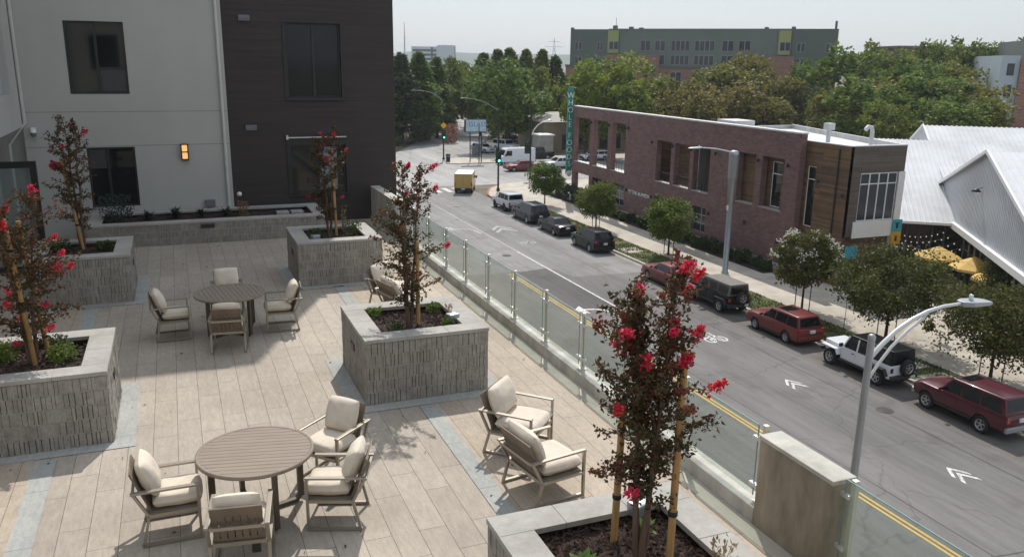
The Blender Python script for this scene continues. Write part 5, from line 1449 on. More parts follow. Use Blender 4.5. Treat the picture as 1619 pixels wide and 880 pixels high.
# ------------------------------------------------------------------ street lamps and signals
def lamp_head(mb, c, d, L=.62, W=.26, H=.09):
    d = Vector(d).normalized(); s = Vector((-d.y,d.x,0)); c = Vector(c); V = []
    for t,hw,hh in ((0,W*.25,H*.5),(.25,W*.5,H*.5),(.8,W*.5,H*.32),(1.0,W*.32,H*.16)):
        for sy,sz in ((-1,-1),(1,-1),(1,1),(-1,1)): V.append(c + d*L*t + s*sy*hw + Vector((0,0,sz*hh if sz > 0 else -H*.35)))
    fs = [(0,1,2,3),(12,15,14,13)]
    for k in range(3):
        for i in range(4): fs.append((k*4+i,k*4+4+i,k*4+4+(i+1)%4,k*4+(i+1)%4))
    mb.add(V, fs)
e = empty('street_lamp',(10.21,9.65,0.15),0,'tall grey street lamp with a curved double arm in front of the parked cars','street lamp','street lamps')
mb = MB(); mb.tube([(0,0,0),(0,0,5),(0,0,9.88)],[.095,.074,.056],14); mb.lathe([(0,0.04),(.042,.03),(.060,0),(.060,-.06)],(0,0,9.88),14); mb.lathe([(.2,0),(.2,.03),(.14,.12),(.11,.2)],(0,0,0),14); mb.build('pole', M['steel'], e)
arm_ = [(0.03,0,9.52),(.25,0,9.72),(.52,0,9.92),(.82,0,10.07),(1.15,0,10.18),(1.5,0,10.235),(1.92,0,10.245)]
mb = MB(); mb.tube(arm_, [.045,.042,.040,.038,.035,.03,.028], 10); mb.build('arm', M['steel_pale'], e)
mb = MB(); mb.tube([(0.03,0,9.12),(.22,0,9.38),(.45,0,9.64),(.75,0,9.88),(1.05,0,10.06),(1.15,0,10.16)],[.026]*6,8); mb.build('brace', M['steel_pale'], e)
mb = MB(); lamp_head(mb,(1.88,0,10.24),(1,0,-.02),.66,.30,.10); h = mb.build('lamp_head', M['steel'], e, bevel=.012)
mb = MB(); mb.lathe([(0,.10),(.035,.09),(.04,.0)],(2.12,0,10.29),10); mb.build('photocell', M['steel_pale'], h)
e = empty('street_lamp',(34.92,46.6,0.15),0,'thick grey lamp post with a bulging top beside the brick building','street lamp','street lamps')
mb = MB(); mb.lathe([(.27,0),(.27,.05),(.20,.12),(.195,4.9),(.205,5.0),(.22,5.01),(.30,6.6),(.32,6.62),(.33,6.65),(.335,8.2),(.345,8.22),(.33,8.3),(.26,8.45),(.2,8.5),(0,8.52)],(0,0,0),24); mb.build('pole', M['steel'], e)
mb = MB(); mb.tube([(-.2,0,8.38),(-.7,0,8.50),(-1.5,0,8.66),(-2.4,0,8.74),(-2.7,0,8.75)],[.06,.055,.05,.045,.04],10); mb.build('arm', M['steel_pale'], e)
mb = MB(); lamp_head(mb,(-2.6,0,8.76),(-1,0,0.0),1.05,.34,.11); h = mb.build('lamp_head', M['steel_pale'], e, bevel=.012)
mb = MB(); mb.lathe([(0,.10),(.04,.09),(.045,.0)],(-2.85,0,8.81),10); mb.build('photocell', M['steel_pale'], h)
mb = MB(); mb.box(-.24,-.18,-.08,.08,4.45,4.75); mb.build('meter_box', M['white_paint'], e)

def signal_head(e, c, n=3, lit=2, rz=0, s=1.0):
    """three lamp housing facing -y"""
    x,y,z = c
    mb = MB(); mb.box(x-.19*s,x+.19*s,y-.12,y+.12,z,z+1.12*s); mb.box(x-.30*s,x+.30*s,y+.06,y+.08,z-.12,z+1.24*s)
    h = mb.build('signal_head', M['siggreen_box'], e)
    for k in range(n):
        zc = z+.19*s+k*.37*s
        mb = MB(); mb.lathe([(0,0),(.125*s,0),(.125*s,.02)],(x,y-.135,zc),14,axis='y'); mb.build('lens', M['sig_green'] if k == 0 and lit else M['black'], h)
        mb = MB()
        for q in range(7):
            a0,a1 = PI*q/7,PI*(q+1)/7; rr = .15*s
            mb.add([(x+rr*math.cos(a0),y-.12,zc+rr*math.sin(a0)),(x+rr*math.cos(a1),y-.12,zc+rr*math.sin(a1)),(x+rr*math.cos(a1),y-.32,zc+rr*math.sin(a1)),(x+rr*math.cos(a0),y-.32,zc+rr*math.sin(a0))],[(0,1,2,3)])
        mb.build('visor', M['siggreen_box'], h)
def signal(x,y,H,arm_pts,lab,heads,sign=None):
    e = empty('traffic_signal',(x,y,0.13),0,lab,'traffic signal','traffic signals at the junction')
    mb = MB(); mb.tube([(0,0,0),(0,0,4.6),(0,0,H)],[.11,.095,.07],10); mb.lathe([(.2,0),(.2,.25),(.12,.4)],(0,0,0),10); mb.build('pole', M['black'], e)
    if arm_pts:
        mb = MB(); mb.tube(arm_pts,[.04,.035,.03,.028][:len(arm_pts)],8); mb.build('arm', M['lamp_grey'], e)
        a,b = Vector(arm_pts[-2]),Vector(arm_pts[-1]); d = b-a; d.z = 0
        mb = MB(); lamp_head(mb,b,d,.75,.28,.10); mb.build('lamp_head', M['lamp_grey'], e)
    for hd in heads: signal_head(e,*hd)
    if sign:
        mb = MB(); z = sign; q = [(-.45,-.12,z),(0,-.12,z-.45),(.45,-.12,z),(0,-.12,z+.45)]
        slabpoly(mb,q,(0,-1,0),.01); mb.build('warning_sign', M['sign_yellow'], e)
    return e
signal(36.4,117.5,8.7,[(0,0,8.5),(-1.5,0,9.6),(-3.0,0,9.95),(-4.0,0,9.97)],'signal with a green light and yellow diamond sign on the far pavement corner',[((0,-.2,3.1),3,1)],5.0)
signal(33.2,86.6,9.1,[(0,0,8.9),(-1.6,0,9.8),(-2.9,0,10.15),(-3.7,0,10.25)],'black signal pole with a green light at the corner by the yellow van',[((-.05,-.25,3.25),3,1,0,1.15)])
signal(40.5,94.6,9.2,[(0,0,8.9),(.4,0,9.75),(.75,0,10.1),(.95,0,10.2)],'tall black lamp post with a curved white arm at the near side of the junction',[((-.45,-.1,3.3),3,0,0,1.2)])
mb = MB(); mb.tube([(40.62,94.6,5.6),(40.9,94.6,6.2),(41.4,94.6,6.75),(42.2,94.6,7.2),(43.1,94.6,7.4)],[.07,.065,.06,.05,.045],8)
o = mb.build('mast_arm', M['steel_pale'], None); 
sg = [q for q in bpy.data.objects if q.get('label','').startswith('tall black lamp post')][0]
o.data.transform(Matrix.Translation(-Vector(sg.location))); o.parent = sg
e = empty('traffic_signal',(40.4,113.2,0.13),0,'thin signal post with a horizontal arm below the billboard','traffic signal','traffic signals at the junction')
mb = MB(); mb.tube([(0,0,0),(0,0,5.2)],[.08,.06],8); mb.build('pole', M['black'], e)
mb = MB(); mb.tube([(0,0,1.05),(3.3,0,1.05)],[.05,.04],8); mb.build('arm', M['black'], e)
e = empty('litter_bin',(36.3,115.0,0.13),0,'dark litter bin standing on the far pavement corner','litter bin')
mb = MB(); mb.lathe([(0.0,0),(.30,0),(.34,1.0),(.36,1.02),(.36,1.08),(.2,1.16),(0,1.18)],(0,0,0),16); mb.build('drum', M['plastic'], e)
mb = MB(); mb.lathe([(.345,.78),(.35,.8),(.35,.84),(.345,.86)],(0,0,0),16); mb.build('band', M['steel'], e)

# ------------------------------------------------------------------ brick building with open upper deck
BX = 39.1; BT = 0.5; GZ = 0.15
e = empty('brick_building',(BX,62,GZ),0,'red brown brick building with tall open window bays along the far pavement','building')
up = [(76.0,79.6),(72.25,75.3),(68.75,71.45),(60.85,63.2),(58.0,60.3),(55.2,57.5),(49.55,51.6),(46.45,48.85)]
holes = [(a,b,4.15,8.75) for a,b in up[:3]] + [(a,b,4.2,7.8) for a,b in up[3:6]] + [(a,b,4.25,7.95) for a,b in up[6:]]
low = [(76.0,79.4),(72.2,75.2),(68.6,71.4),(60.9,63.2),(58.1,60.1),(55.3,57.4)]
holes += [(a,b,0.95 if a < 75.9 else GZ,3.02) for a,b in low]
mb = MB(); holed(mb, lambda u,v,w_: (BX+w_,u,v), 45.0,80.0,GZ-0.2,9.78, holes, BT)
mb.build('facade_wall', M['brick'], e, world=True)
mb = MB(); mb.box(BX-.03,BX+BT+.03,44.97,80.03,9.782,9.90); mb.build('coping', M['coping'], e, world=True, bevel=.01)
mb = MB(); mb.box(BX-.06,BX-.002,45.0,79.9,GZ-.1,.62); mb.build('plinth', M['concrete'], e, world=True)
for a,b,z0,z1 in holes[:8]:
    mb = MB(); mb.box(BX-.03,BX+BT+.01,a+.004,b-.004,z0+.002,z0+.06); mb.build('sill', M['coping'], e, world=True)
# open deck behind the three tall bays, and the glazed rooms below it
mb = MB(); mb.box(BX+BT+.002,41.2,68.6,79.9,3.55,3.95); mb.build('deck_floor', M['concrete'], e, world=True)
for a,b in up[:6]:
    mb = MB()
    for z in (5.0,5.04): mb.box(BX+.30,BX+.34,a,b,z,z+.03)
    n = 5
    for k in range(n+1):
        y = a+.05+(b-a-.1)*k/n; mb.box(BX+.31,BX+.33,y-.015,y+.015,4.21,5.0)
    mb.build('balustrade', M['black'], e, world=True)
for a,b,z0,z1 in holes[9:]:
    mb = MB()
    for k in range(3): 
        y = a+(b-a)*k/2; mb.box(BX+.34,BX+.40,max(a,y-.03),min(b,y+.03),z0,z1)
    for k in range(4): 
        z = z0+(z1-z0)*k/3; mb.box(BX+.345,BX+.395,a,b,max(z0,z-.03),min(z1,z+.03))
    f = mb.build('window', M['coping'], e, world=True)
    mb = MB(); mb.box(BX+.36,BX+.375,a,b,z0,z1); mb.build('pane', M['pane_far'], f, world=True)
# small black lamps along the facade
spots = [(y,8.45) for y in (75.65,71.85,68.2)] + [(y,7.55) for y in (63.9,60.6,57.75,54.4)] + [(y,7.6) for y in (49.2,46.0)] + [(y,2.75) for y in (68.0,63.6,60.5,57.8,54.8)] + [(50.2,2.9),(46.4,2.2)]
for y,z in spots:
    mb = MB(); mb.lathe([(0,.13),(.07,.13),(.09,-.13),(0,-.13)],(BX-.14,y,z),10); mb.box(BX-.08,BX,y-.03,y+.03,z-.03,z+.03); mb.build('wall_spot', M['black'], e, world=True)
def text_mesh(body, size, m, name, parent, loc, rot, ext=0.02, align='LEFT'):
    cu = bpy.data.curves.new('lettering','FONT'); cu.body = body; cu.size = size; cu.extrude = ext; cu.align_x = align
    to = bpy.data.objects.new('lettering',cu); COL.objects.link(to)
    dg = bpy.context.evaluated_depsgraph_get(); dg.update()
    me = bpy.data.meshes.new_from_object(to.evaluated_get(dg)); bpy.data.objects.remove(to, do_unlink=True)
    me.materials.clear(); me.materials.append(m)
    o = bpy.data.objects.new(name, me); COL.objects.link(o)
    o.location = loc; o.rotation_euler = rot
    if parent: o.parent = parent
    return o
text_mesh('777 THE ALAMEDA',.47,M['letter'],'lettering',e,(-.03,67.85-62,2.48-GZ),(R(90),0,R(-90)),.025)
# blade sign with stacked letters
sgn = empty('blade_sign',(38.95,80.3,2.7),0,'tall teal blade sign with stacked white letters at the far end of the brick wall','sign')
mb = MB(); mb.prism([(-.42,-.14),(.20,-.14),(.20,.14),(-.42,.14)],0,8.85); mb.prism([(-.42,-.14),(.20,-.14),(.10,.14),(-.32,.14)],8.852,9.1); mb.build('sign_box', M['teal'], sgn, bevel=.02)
mb = MB(); mb.box(.2,.45,-.05,.05,6.2,6.35); mb.box(.2,.45,-.05,.05,1.2,1.35); mb.build('bracket', M['black'], sgn)
zt = 7.95
for ch in 'WHOLE FOODS':
    if ch == ' ': zt -= .40; continue
    text_mesh(ch,.82,M['letter'],'letter',sgn,(-.15,-.15,zt),(R(90),0,0),.02,'CENTER'); zt -= .75
mb = MB(); mb.lathe([(0,0),(.32,0),(.32,.03),(0,.03)],(-.12,-.19,.05),16,axis='y'); mb.build('roundel', M['letter'], sgn)

# ------------------------------------------------------------------ wood clad building behind the brick screen
WX = 39.72
e = empty('wood_clad_building',(42,50,GZ),0,'timber clad building with a big corner window, joined to the brick screen','building')
mb = MB(); holed(mb, lambda u,v,w_: (WX+w_,u,v), 41.05,54.0,GZ,9.3, [(47.35,48.45,4.35,7.6),(44.0,44.8,3.6,7.7)], .25)
mb.box(WX,WX+.2,54.0,68.5,GZ,3.8); mb.box(41.1,41.3,54.0,68.5,3.8,9.3); mb.box(WX,41.1,54.0,54.15,3.8,9.3); mb.box(WX,41.1,68.3,68.5,3.8,9.3)
mb.box(WX+.25,43.95,41.3,54,GZ,8.9)
mb.build('cedar_wall', M['cedar'], e, world=True)
mb = MB(); holed(mb, lambda u,v,w_: (u,41.05+w_,v), WX+.01,44.4,3.45,9.3, [(40.75,43.85,4.45,7.6)], .25)
mb.build('street_end_wall', M['grey_wood'], e, world=True)
mb = MB(); mb.box(40.5,44.42,41.0,41.06,3.35,4.44); mb.box(43.92,44.45,40.98,41.3,0.15,7.62); mb.build('white_panel', M['white_paint'], e, world=True)
mb = MB()
for k in range(5):
    x = 40.75+3.1*k/4; mb.box(x-.04 if k else x,x+.04 if k < 4 else x,41.06,41.16,4.45,7.6)
for z in (4.45,6.85,7.53): mb.box(40.75,43.85,41.07,41.15,z,z+.07)
f = mb.build('window', M['white_paint'], e, world=True)
mb = MB(); mb.box(40.75,43.85,41.10,41.115,4.5,7.55); mb.build('pane', M['pane_far'], f, world=True)
for y0,y1,z0,z1 in ((47.35,48.45,4.35,7.6),(44.0,44.8,3.6,7.7)):
    mb = MB(); x0,x1 = WX+.06,WX+.12
    mb.box(x0,x1,y0,y0+.06,z0,z1); mb.box(x0,x1,y1-.06,y1,z0,z1); mb.box(x0,x1,y0+.06,y1-.06,z0,z0+.06); mb.box(x0,x1,y0+.06,y1-.06,z1-.06,z1); mb.box(x0,x1,y0+.06,y1-.06,z1-.9,z1-.84)
    f = mb.build('window', M['white_paint'], e, world=True)
    mb = MB(); mb.box(WX+.08,WX+.095,y0+.03,y1-.03,z0+.03,z1-.03); mb.build('pane', M['pane'], f, world=True)
for a,b in up[3:6]:
    mb = MB(); mb.box(41.06,41.10,a-1.6,a-.3,3.95,6.9); d = mb.build('balcony_door', M['dark_metal'], e, world=True)
    mb = MB(); mb.box(41.045,41.058,a-1.5,a-.4,4.1,6.8); mb.build('pane', M['pane'], d, world=True)
mb = MB(); mb.box(WX,41.1,54.15,68.3,3.81,3.95); mb.build('balcony_floor', M['concrete'], e, world=True)
mb = MB(); mb.prism([(WX+.26,41.33),(44.3,41.33),(49.3,58),(WX+.26,58)],8.92,9.0); mb.box(41.35,52,58.25,68.2,6.6,6.9); mb.build('roof', M['roof_white'], e, world=True)
mb = MB(); mb.box(WX-.02,WX+.27,41.03,68.5,9.302,9.37); mb.box(WX+.27,44.42,41.03,41.32,9.302,9.37)
mb.prism([(44.2,41.33),(44.42,41.33),(49.5,58.2),(49.28,58.2)],GZ,9.36); mb.box(WX+.28,49.2,58.02,58.2,GZ,9.3); mb.build('parapet', M['coping'], e, world=True)
mb = MB(); mb.tube([(WX-.06,42.0,9.1),(WX-.06,42.0,.3)],.05,8); mb.build('downpipe', M['dark_metal'], e, world=True)
mb = MB(); mb.box(WX-.12,WX,44.2,45.0,.3,2.6); mb.build('equipment_cabinet', M['vent'], e, world=True, bevel=.02)
for y,z in ((43.6,6.8),(41.3,6.2)):
    mb = MB(); mb.lathe([(0,.13),(.07,.13),(.09,-.13),(0,-.13)],(WX-.14,y,z),10); mb.build('wall_spot', M['black'], e, world=True)
mb = MB(); mb.box(41.2,43.2,55.3,57.6,9.01,9.95); mb.build('rooftop_unit', M['roof_white'], e, world=True, bevel=.03)
mb = MB(); mb.tube([(41.9,45.6,9.05),(41.9,45.6,10.2)],[.16,.14],12); mb.box(41.62,42.18,45.35,45.85,10.0,10.45); mb.build('roof_vent', M['roof_white'], e, world=True)
mb = MB(); mb.tube([(43.0,42.8,9.05),(43.0,42.8,10.1),(42.9,42.8,10.35),(42.6,42.8,10.4),(42.4,42.8,10.2)],[.14]*5,12); mb.build('roof_vent', M['roof_white'], e, world=True)
# two little signs under the window
for z0,z1,m,lab in ((3.62,4.42,'sign_blue','turquoise square sign on the white corner post'),(2.75,3.58,'sign_gold','gold square sign below the turquoise one on the white corner post')):
    s = empty('panel_sign',(44.25,40.94,z0),0,lab,'sign')
    mb = MB(); mb.box(-.42,.42,-.03,.03,0,z1-z0); mb.build('board', M[m], s)
    mb = MB(); mb.box(-.10,.10,-.036,-.031,.22,.52); mb.box(-.2,.2,-.036,-.031,.53,.60) if m == 'sign_blue' else mb.box(-.16,.16,-.036,-.031,.56,.6); mb.build('pictogram', M['dark_metal'], s)
s = empty('panel_sign',(40.2,40.6,2.1),0,'low turquoise board behind the white flowering street tree','sign')
mb = MB(); mb.box(-.5,.5,-.03,.03,0,.85); mb.build('board', M['sign_blue'], s)
mb = MB(); mb.box(-.45,-.40,-.03,.03,-1.95,0); mb.box(.40,.45,-.03,.03,-1.95,0); mb.build('leg', M['black'], s)

# ------------------------------------------------------------------ white market hall with corrugated roofs
U = Vector((.80,-.60,0)); V2 = Vector((.60,.80,0)); A0 = Vector((48.1,39.72,0))
def mk(u,s,z): return A0 + U*u + V2*s + Vector((0,0,z))
e = empty('market_hall',(48.1,39.72,GZ),0,'white market hall with steep corrugated metal roofs and a big gable','building')
def corr(mb, P00, P10, P01, P11, pitch, amp, mi=0):
    """corrugated sheet: ribs run from the P0* edge to the P1* edge, spaced along the 0 -> 1 edge"""
    P00,P10,P01,P11 = map(Vector,(P00,P10,P01,P11)); n = max(2,int((P10-P00).length/pitch))
    nr = (P10-P00).cross(P01-P00).normalized()
    if nr.z < 0: nr = -nr
    V = []
    prof = [(0,0),(.5,0),(.62,1),(.88,1)]
    for k in range(n):
        for t,h in prof: V.append(((k+t)/n,h))
    V.append((1,0))
    vs_ = []
    for t,h in V:
        vs_.append(P00.lerp(P10,t)+nr*amp*h); vs_.append(P01.lerp(P11,t)+nr*amp*h)
    mb.add(vs_, [(2*i,2*i+2,2*i+3,2*i+1) for i in range(len(V)-1)], mi)
SL = .416
# roof A: eave at s=0 rising to a ridge
mb = MB(); corr(mb, mk(-4.6,-.15,4.15), mk(3,-.15,4.15), mk(-4.6,10.93,4.2+SL*10.93), mk(3,10.93,4.2+SL*10.93), .33, .045)
mb.build('low_roof', M['roof_metal'], e, world=True, recalc=False)
mb = MB(); corr(mb, mk(-4.6,22,4.2), mk(0,22,4.2), mk(-4.6,10.93,4.2+SL*10.93), mk(0,10.93,4.2+SL*10.93), .33, .045); mb.build('rear_roof', M['roof_metal'], e, world=True, recalc=False)
mb = MB(); mb.add([mk(-4.55,0,GZ),mk(-4.55,22,GZ),mk(-4.55,22,4.1),mk(-4.55,10.93,4.1+SL*10.93),mk(-4.55,0,4.1)],[(0,1,2,3,4)]); mb.build('side_wall', M['wall_metal'], e, world=True, recalc=False)
mb = MB(); mb.bar(mk(-4.7,-.2,4.10),mk(0,-.2,4.10),.14,.18); mb.build('gutter', M['white_paint'], e, world=True)
# gable volume: ridge along U at s=-5.8
AP = (-5.8,9.5); GL = .31; LE = 4.82
zl = AP[1]-GL*(LE-AP[0]); se = -17.0; zr_ = AP[1]-GL*(AP[0]-se)
mb = MB(); corr(mb, mk(-.25,LE,zl), mk(24,LE,zl), mk(-.25,AP[0],AP[1]), mk(24,AP[0],AP[1]), .40, .05)
corr(mb, mk(-.25,se,zr_), mk(24,se,zr_), mk(-.25,AP[0],AP[1]), mk(24,AP[0],AP[1]), .40, .05); mb.build('gable_roof', M['roof_metal'], e, world=True, recalc=False)
mb = MB(); corr(mb, mk(0,LE,4.2), mk(0,AP[0],4.2), mk(0,LE,zl), mk(0,AP[0],AP[1]), .30, .03); corr(mb, mk(0,AP[0],4.2), mk(0,se,4.2), mk(0,AP[0],AP[1]), mk(0,se,zr_), .30, .03)
mb.build('gable_wall', M['wall_metal'], e, world=True, recalc=False)
mb = MB(); mb.bar(mk(-.28,LE,zl+.02),mk(-.28,AP[0],AP[1]+.02),.10,.20); mb.bar(mk(-.28,AP[0],AP[1]+.02),mk(-.28,se,zr_+.02),.10,.22); mb.build('rake_trim', M['white_paint'], e, world=True)
mb = MB(); mb.bar(mk(-.12,0.1,4.05),mk(-.12,se,4.05),.30,.38); mb.build('fascia', M['white_paint'], e, world=True)
mb = MB(); mb.lathe([(0,.12),(.05,.12),(.30,-.05),(.28,-.08),(0,-.08)],mk(-.35,-5.15,7.1),14); mb.bar(mk(-.35,-5.15,7.15),mk(0,-5.15,7.3),.04,.04); mb.build('gable_lamp', M['black'], e, world=True)
# dark glazed fronts under the eaves
mb = MB(); mb.bar(mk(-4.5,1.6,2.0),mk(1.0,1.6,2.0),.1,4.0); mb.bar(mk(1.0,1.6,2.0),mk(1.0,se,2.0),.1,3.75); mb.build('shopfront', M['store_dark'], e, world=True)
mb = MB()
for k in range(12):
    p = mk(.6,-.6-k*1.35,0); mb.box(p.x-.06,p.x+.06,p.y-.06,p.y+.06,GZ,3.86)
mb.bar(mk(.6,0,2.6),mk(.6,se,2.6),.06,.08)
mb.build('shopfront_mullion', M['vent'], e, world=True)
mb = MB()
for k in range(6):
    p = mk(-4.2+k*.8,1.5,0); mb.box(p.x-.05,p.x+.05,p.y-.05,p.y+.05,GZ,4.0)
mb.build('shopfront_mullion', M['vent'], e, world=True)
# taller hall behind
mb = MB(); corr(mb, mk(.05,4.6,6.30), mk(40,4.6,6.30), mk(.05,14.3,9.68), mk(40,14.3,9.68), .36, .05); corr(mb, mk(.05,19.5,7.9), mk(40,19.5,7.9), mk(.05,14.3,9.68), mk(40,14.3,9.68), .36, .05); mb.build('high_roof', M['roof_metal'], e, world=True, recalc=False)
mb = MB(); mb.add([mk(.1,10.5,4),mk(.1,19.5,4),mk(.1,19.5,7.85),mk(.1,14.3,9.62),mk(.1,10.5,8.25)],[(0,1,2,3,4)]); mb.build('high_gable', M['wall_metal'], e, world=True, recalc=False)
mb = MB(); mb.bar(mk(.0,10.9,8.55),mk(.0,14.3,9.75),.10,.12); mb.bar(mk(.0,14.3,9.75),mk(.0,19.5,7.95),.10,.12); mb.build('rake_trim', M['white_paint'], e, world=True)

# festoon lights and parasols in the market yard
e = empty('string_lights',(46.5,38.5,3.6),0,'strings of small festoon bulbs hanging under the white roof eave','string lights')
mb = MB(); bulbs_ = []
for q,(a,b,sag) in enumerate(((mk(-4.4,-.3,3.7),mk(-.4,-.5,3.8),.55),(mk(-4.4,-.3,3.4),mk(-.4,-2.0,3.75),.6),(mk(-4.2,-2.6,3.0),mk(-.4,-3.6,3.7),.5),(mk(-4.4,-.3,3.5),mk(-.4,-5.5,3.7),.8))):
    pts = [a.lerp(b,k/12)-Vector((0,0,sag*4*(k/12)*(1-k/12))) for k in range(13)]
    mb.tube(pts,.012,5)
    for p in pts[1:-1]: bulbs_.append(p-Vector((0,0,.06)))
w_ = mb.build('wire', M['black'], e, world=True); b0 = MB(); b0.lathe([(0,.05),(.038,.02),(.042,-.015),(.0,-.055)],(0,0,0),8); b0 = b0.build('bulb', M['bulb'], e)
for i,p in enumerate(bulbs_):
    q = b0
    if i: q = b0.copy(); COL.objects.link(q); q.parent = e
    q.location = p-Vector(e.location)
PG = 'yellow market parasols'
def parasol(x,y,lab,first=[None]):
    if first[0] is None:
        e = empty('parasol',(x,y,GZ),R(10),lab,'parasol',PG); first[0] = e
        mb = MB(); zt,ze,hw = 2.95,2.28,1.42
        n = 8; vs_ = [(0,0,zt)]
        for k in range(n):
            a = 2*PI*k/n+PI/8; vs_.append((hw*math.cos(a),hw*math.sin(a),ze))
        for k in range(n):
            a = 2*PI*k/n+PI/8; vs_.append((hw*math.cos(a),hw*math.sin(a),ze-.16))
        mb.add(vs_, [(0,1+k,1+(k+1)%n) for k in range(n)]+[(1+k,9+k,9+(k+1)%n,1+(k+1)%n) for k in range(n)])
        mb.build('canopy', M['yellow_canvas'], e, recalc=False)
        mb = MB(); mb.tube([(0,0,0),(0,0,3.02)],.03,8); mb.build('pole', M['bark'], e)
        mb = MB(); mb.lathe([(0,0),(.35,0),(.35,.06),(.08,.1),(0,.1)],(0,0,0),14); mb.build('base', M['black'], e)
        mb = MB()
        for k in range(n):
            a = 2*PI*k/n+PI/8; mb.bar((0,0,zt-.06),(hw*.97*math.cos(a),hw*.97*math.sin(a),ze-.03),.02,.02)
        mb.build('rib', M['bark'], e)
        return e
    return dup(first[0],(x,y,GZ),R(25),lab)
parasol(45.3,38.3,'yellow parasol farthest back under the white eave')
parasol(44.9,35.3,'middle yellow parasol half behind the street tree crowns')
parasol(43.6,32.6,'nearest yellow parasol mostly hidden by leaves')

# ------------------------------------------------------------------ street trees
def place(proto, x, y, z, sx, sz, rz, lab, cat='tree', group=None, used=set()):
    s = (sx,sx,sz)
    if proto.name not in used:
        used.add(proto.name); proto.location = (x,y,z); proto.rotation_euler = (0,0,rz); proto.scale = s
        return tag(proto, lab, cat, group)
    return tag(dup(proto,(x,y,z),rz,scale=s), lab, cat, group)
SG = 'young street trees beside the brick building'
pr = tree_proto('street_tree',31,4.35,1.0,1.85,'round',56,120,.16,M['g_mid'],.06,.34)
place(pr,34.27,76.16,.15,1.15,1.05,0,'rounded young street tree nearest the far corner',group=SG)
place(pr,33.43,63.28,.15,1.12,1.0,2.1,'rounded young street tree above the black crossover',group=SG)
place(pr,34.16,52.7,.15,1.22,1.04,4.0,'young street tree in front of the low glazed openings of the brick wall',group=SG)
pr = tree_proto('flowering_street_tree',33,4.9,1.5,2.25,'round',64,120,.17,M['g_olive2'],.06,.31)
cr = [c for c in pr.children if c.name.startswith('crown')][0]
mb = MB(); r = random.Random(5)
for _ in range(46):
    d = Vector((r.gauss(-.35,1),r.gauss(0,1),abs(r.gauss(0,1))*.9+.1)).normalized(); c = Vector((d.x*2.0,d.y*2.0,3.25+d.z*1.6))
    for _k in range(9): leafquad(mb, c+Vector((r.gauss(0,.10),r.gauss(0,.10),r.gauss(0,.09))), .12, r, 0, asp=1.2)
mb.build('blossom', M['bloom'], pr, recalc=False)
place(pr,33.75,37.39,.15,1,1,0,'street tree with white blossom behind the red wagon')
pr = tree_proto('spreading_street_tree',35,5.0,1.5,3.2,'round',120,125,.15,M['g_olive2'] if 'g_olive2' in M else M['g_mid'],.075,.28)
place(pr,34.47,31.67,.15,1,1,0,'broad dark street tree behind the white off-roader',group='broad street trees')
place(pr,33.91,24.94,.15,.96,.93,2.4,'broad street tree behind the maroon off-roader at the right edge',group='broad street trees')
place(pr,43.1,31.7,.15,.60,.76,1.2,'smaller leafy tree in the market yard beside the yellow parasols',group='broad street trees')
def tstake(x,y,lab):
    e = empty('support_stake',(x,y,.15),0,lab,'stake','thin stakes beside the street trees')
    mb = MB(); mb.tube([(0,0,0),(0,0,1.75)],.028,6); mb.build('pole', M['bark_dark'], e)
for x,y,n in ((34.16,52.7,'the tree before the low glazed openings'),(33.43,63.28,'the tree above the black crossover'),(33.75,37.39,'the white blossoming tree'),(34.47,31.67,'the broad dark tree'),(33.91,24.94,'the tree at the right edge')):
    tstake(x-.05,y+.55,'thin stake on the far side of '+n); tstake(x+.05,y-.55,'thin stake on the near side of '+n)
e = empty('young_sapling',(33.6,33.8,.15),0,'thin leafless sapling in the shade beside the red wagon','sapling')
mb = MB(); mb.tube([(0,0,0),(.03,0,1.2),(0.0,.03,2.4)],[.02,.015,.006],6); mb.build('trunk', M['bark_dark'], e)
# shrubs along the brick wall
def shrub_proto(seed,rx,h,m,n=1500):
    mb = MB(); r = random.Random(seed)
    for c,s in crown_blobs(r, rx*.7, h*.36, h*.52, 16, 'round'):
        for _ in range(n//16):
            d = Vector((r.gauss(0,1),r.gauss(0,1),r.gauss(0,1))).normalized(); leafquad(mb, c+d*rx*.42*s*r.uniform(.5,1.1), .13, r, 0, up=d*.7, asp=1.7)
    mb.tube([(0,0,0),(0,0,h*.6)],[.03,.01],5)
    o = mb.build('shrub', M[m], recalc=False); return o
protos = [shrub_proto(41,.75,.95,'g_shrub'),shrub_proto(42,.62,.75,'g_shrub'),shrub_proto(43,.95,1.7,'g_blue',2200)]
used_s = [False]*3; r = random.Random(9); k = 0; y = 46.4
while y < 83.5:
    pi_ = 2 if y > 74 else (0 if r.random() < .6 else 1)
    x = 38.25+r.uniform(-.35,.25); sc = r.uniform(.85,1.25)
    o = protos[pi_]
    if used_s[pi_]: o = o.copy(); COL.objects.link(o)
    used_s[pi_] = True
    o.location = (x,y,.12); o.rotation_euler = (0,0,r.uniform(0,6)); o.scale = (sc,sc,sc)
    k += 1
    ordn = ['1st','2nd','3rd'][k-1] if k < 4 else f'{k}th'
    tag(o, f'{"tall bluish" if pi_==2 else "low green"} shrub, {ordn} from the near end along the brick wall','shrub','shrubs along the brick wall')
    y += r.uniform(1.1,1.75) if pi_ < 2 else r.uniform(1.4,1.9)
sheet('planting_bed', [rect(37.4,39.03,45.6,83.6)], .156, M['mulch'])

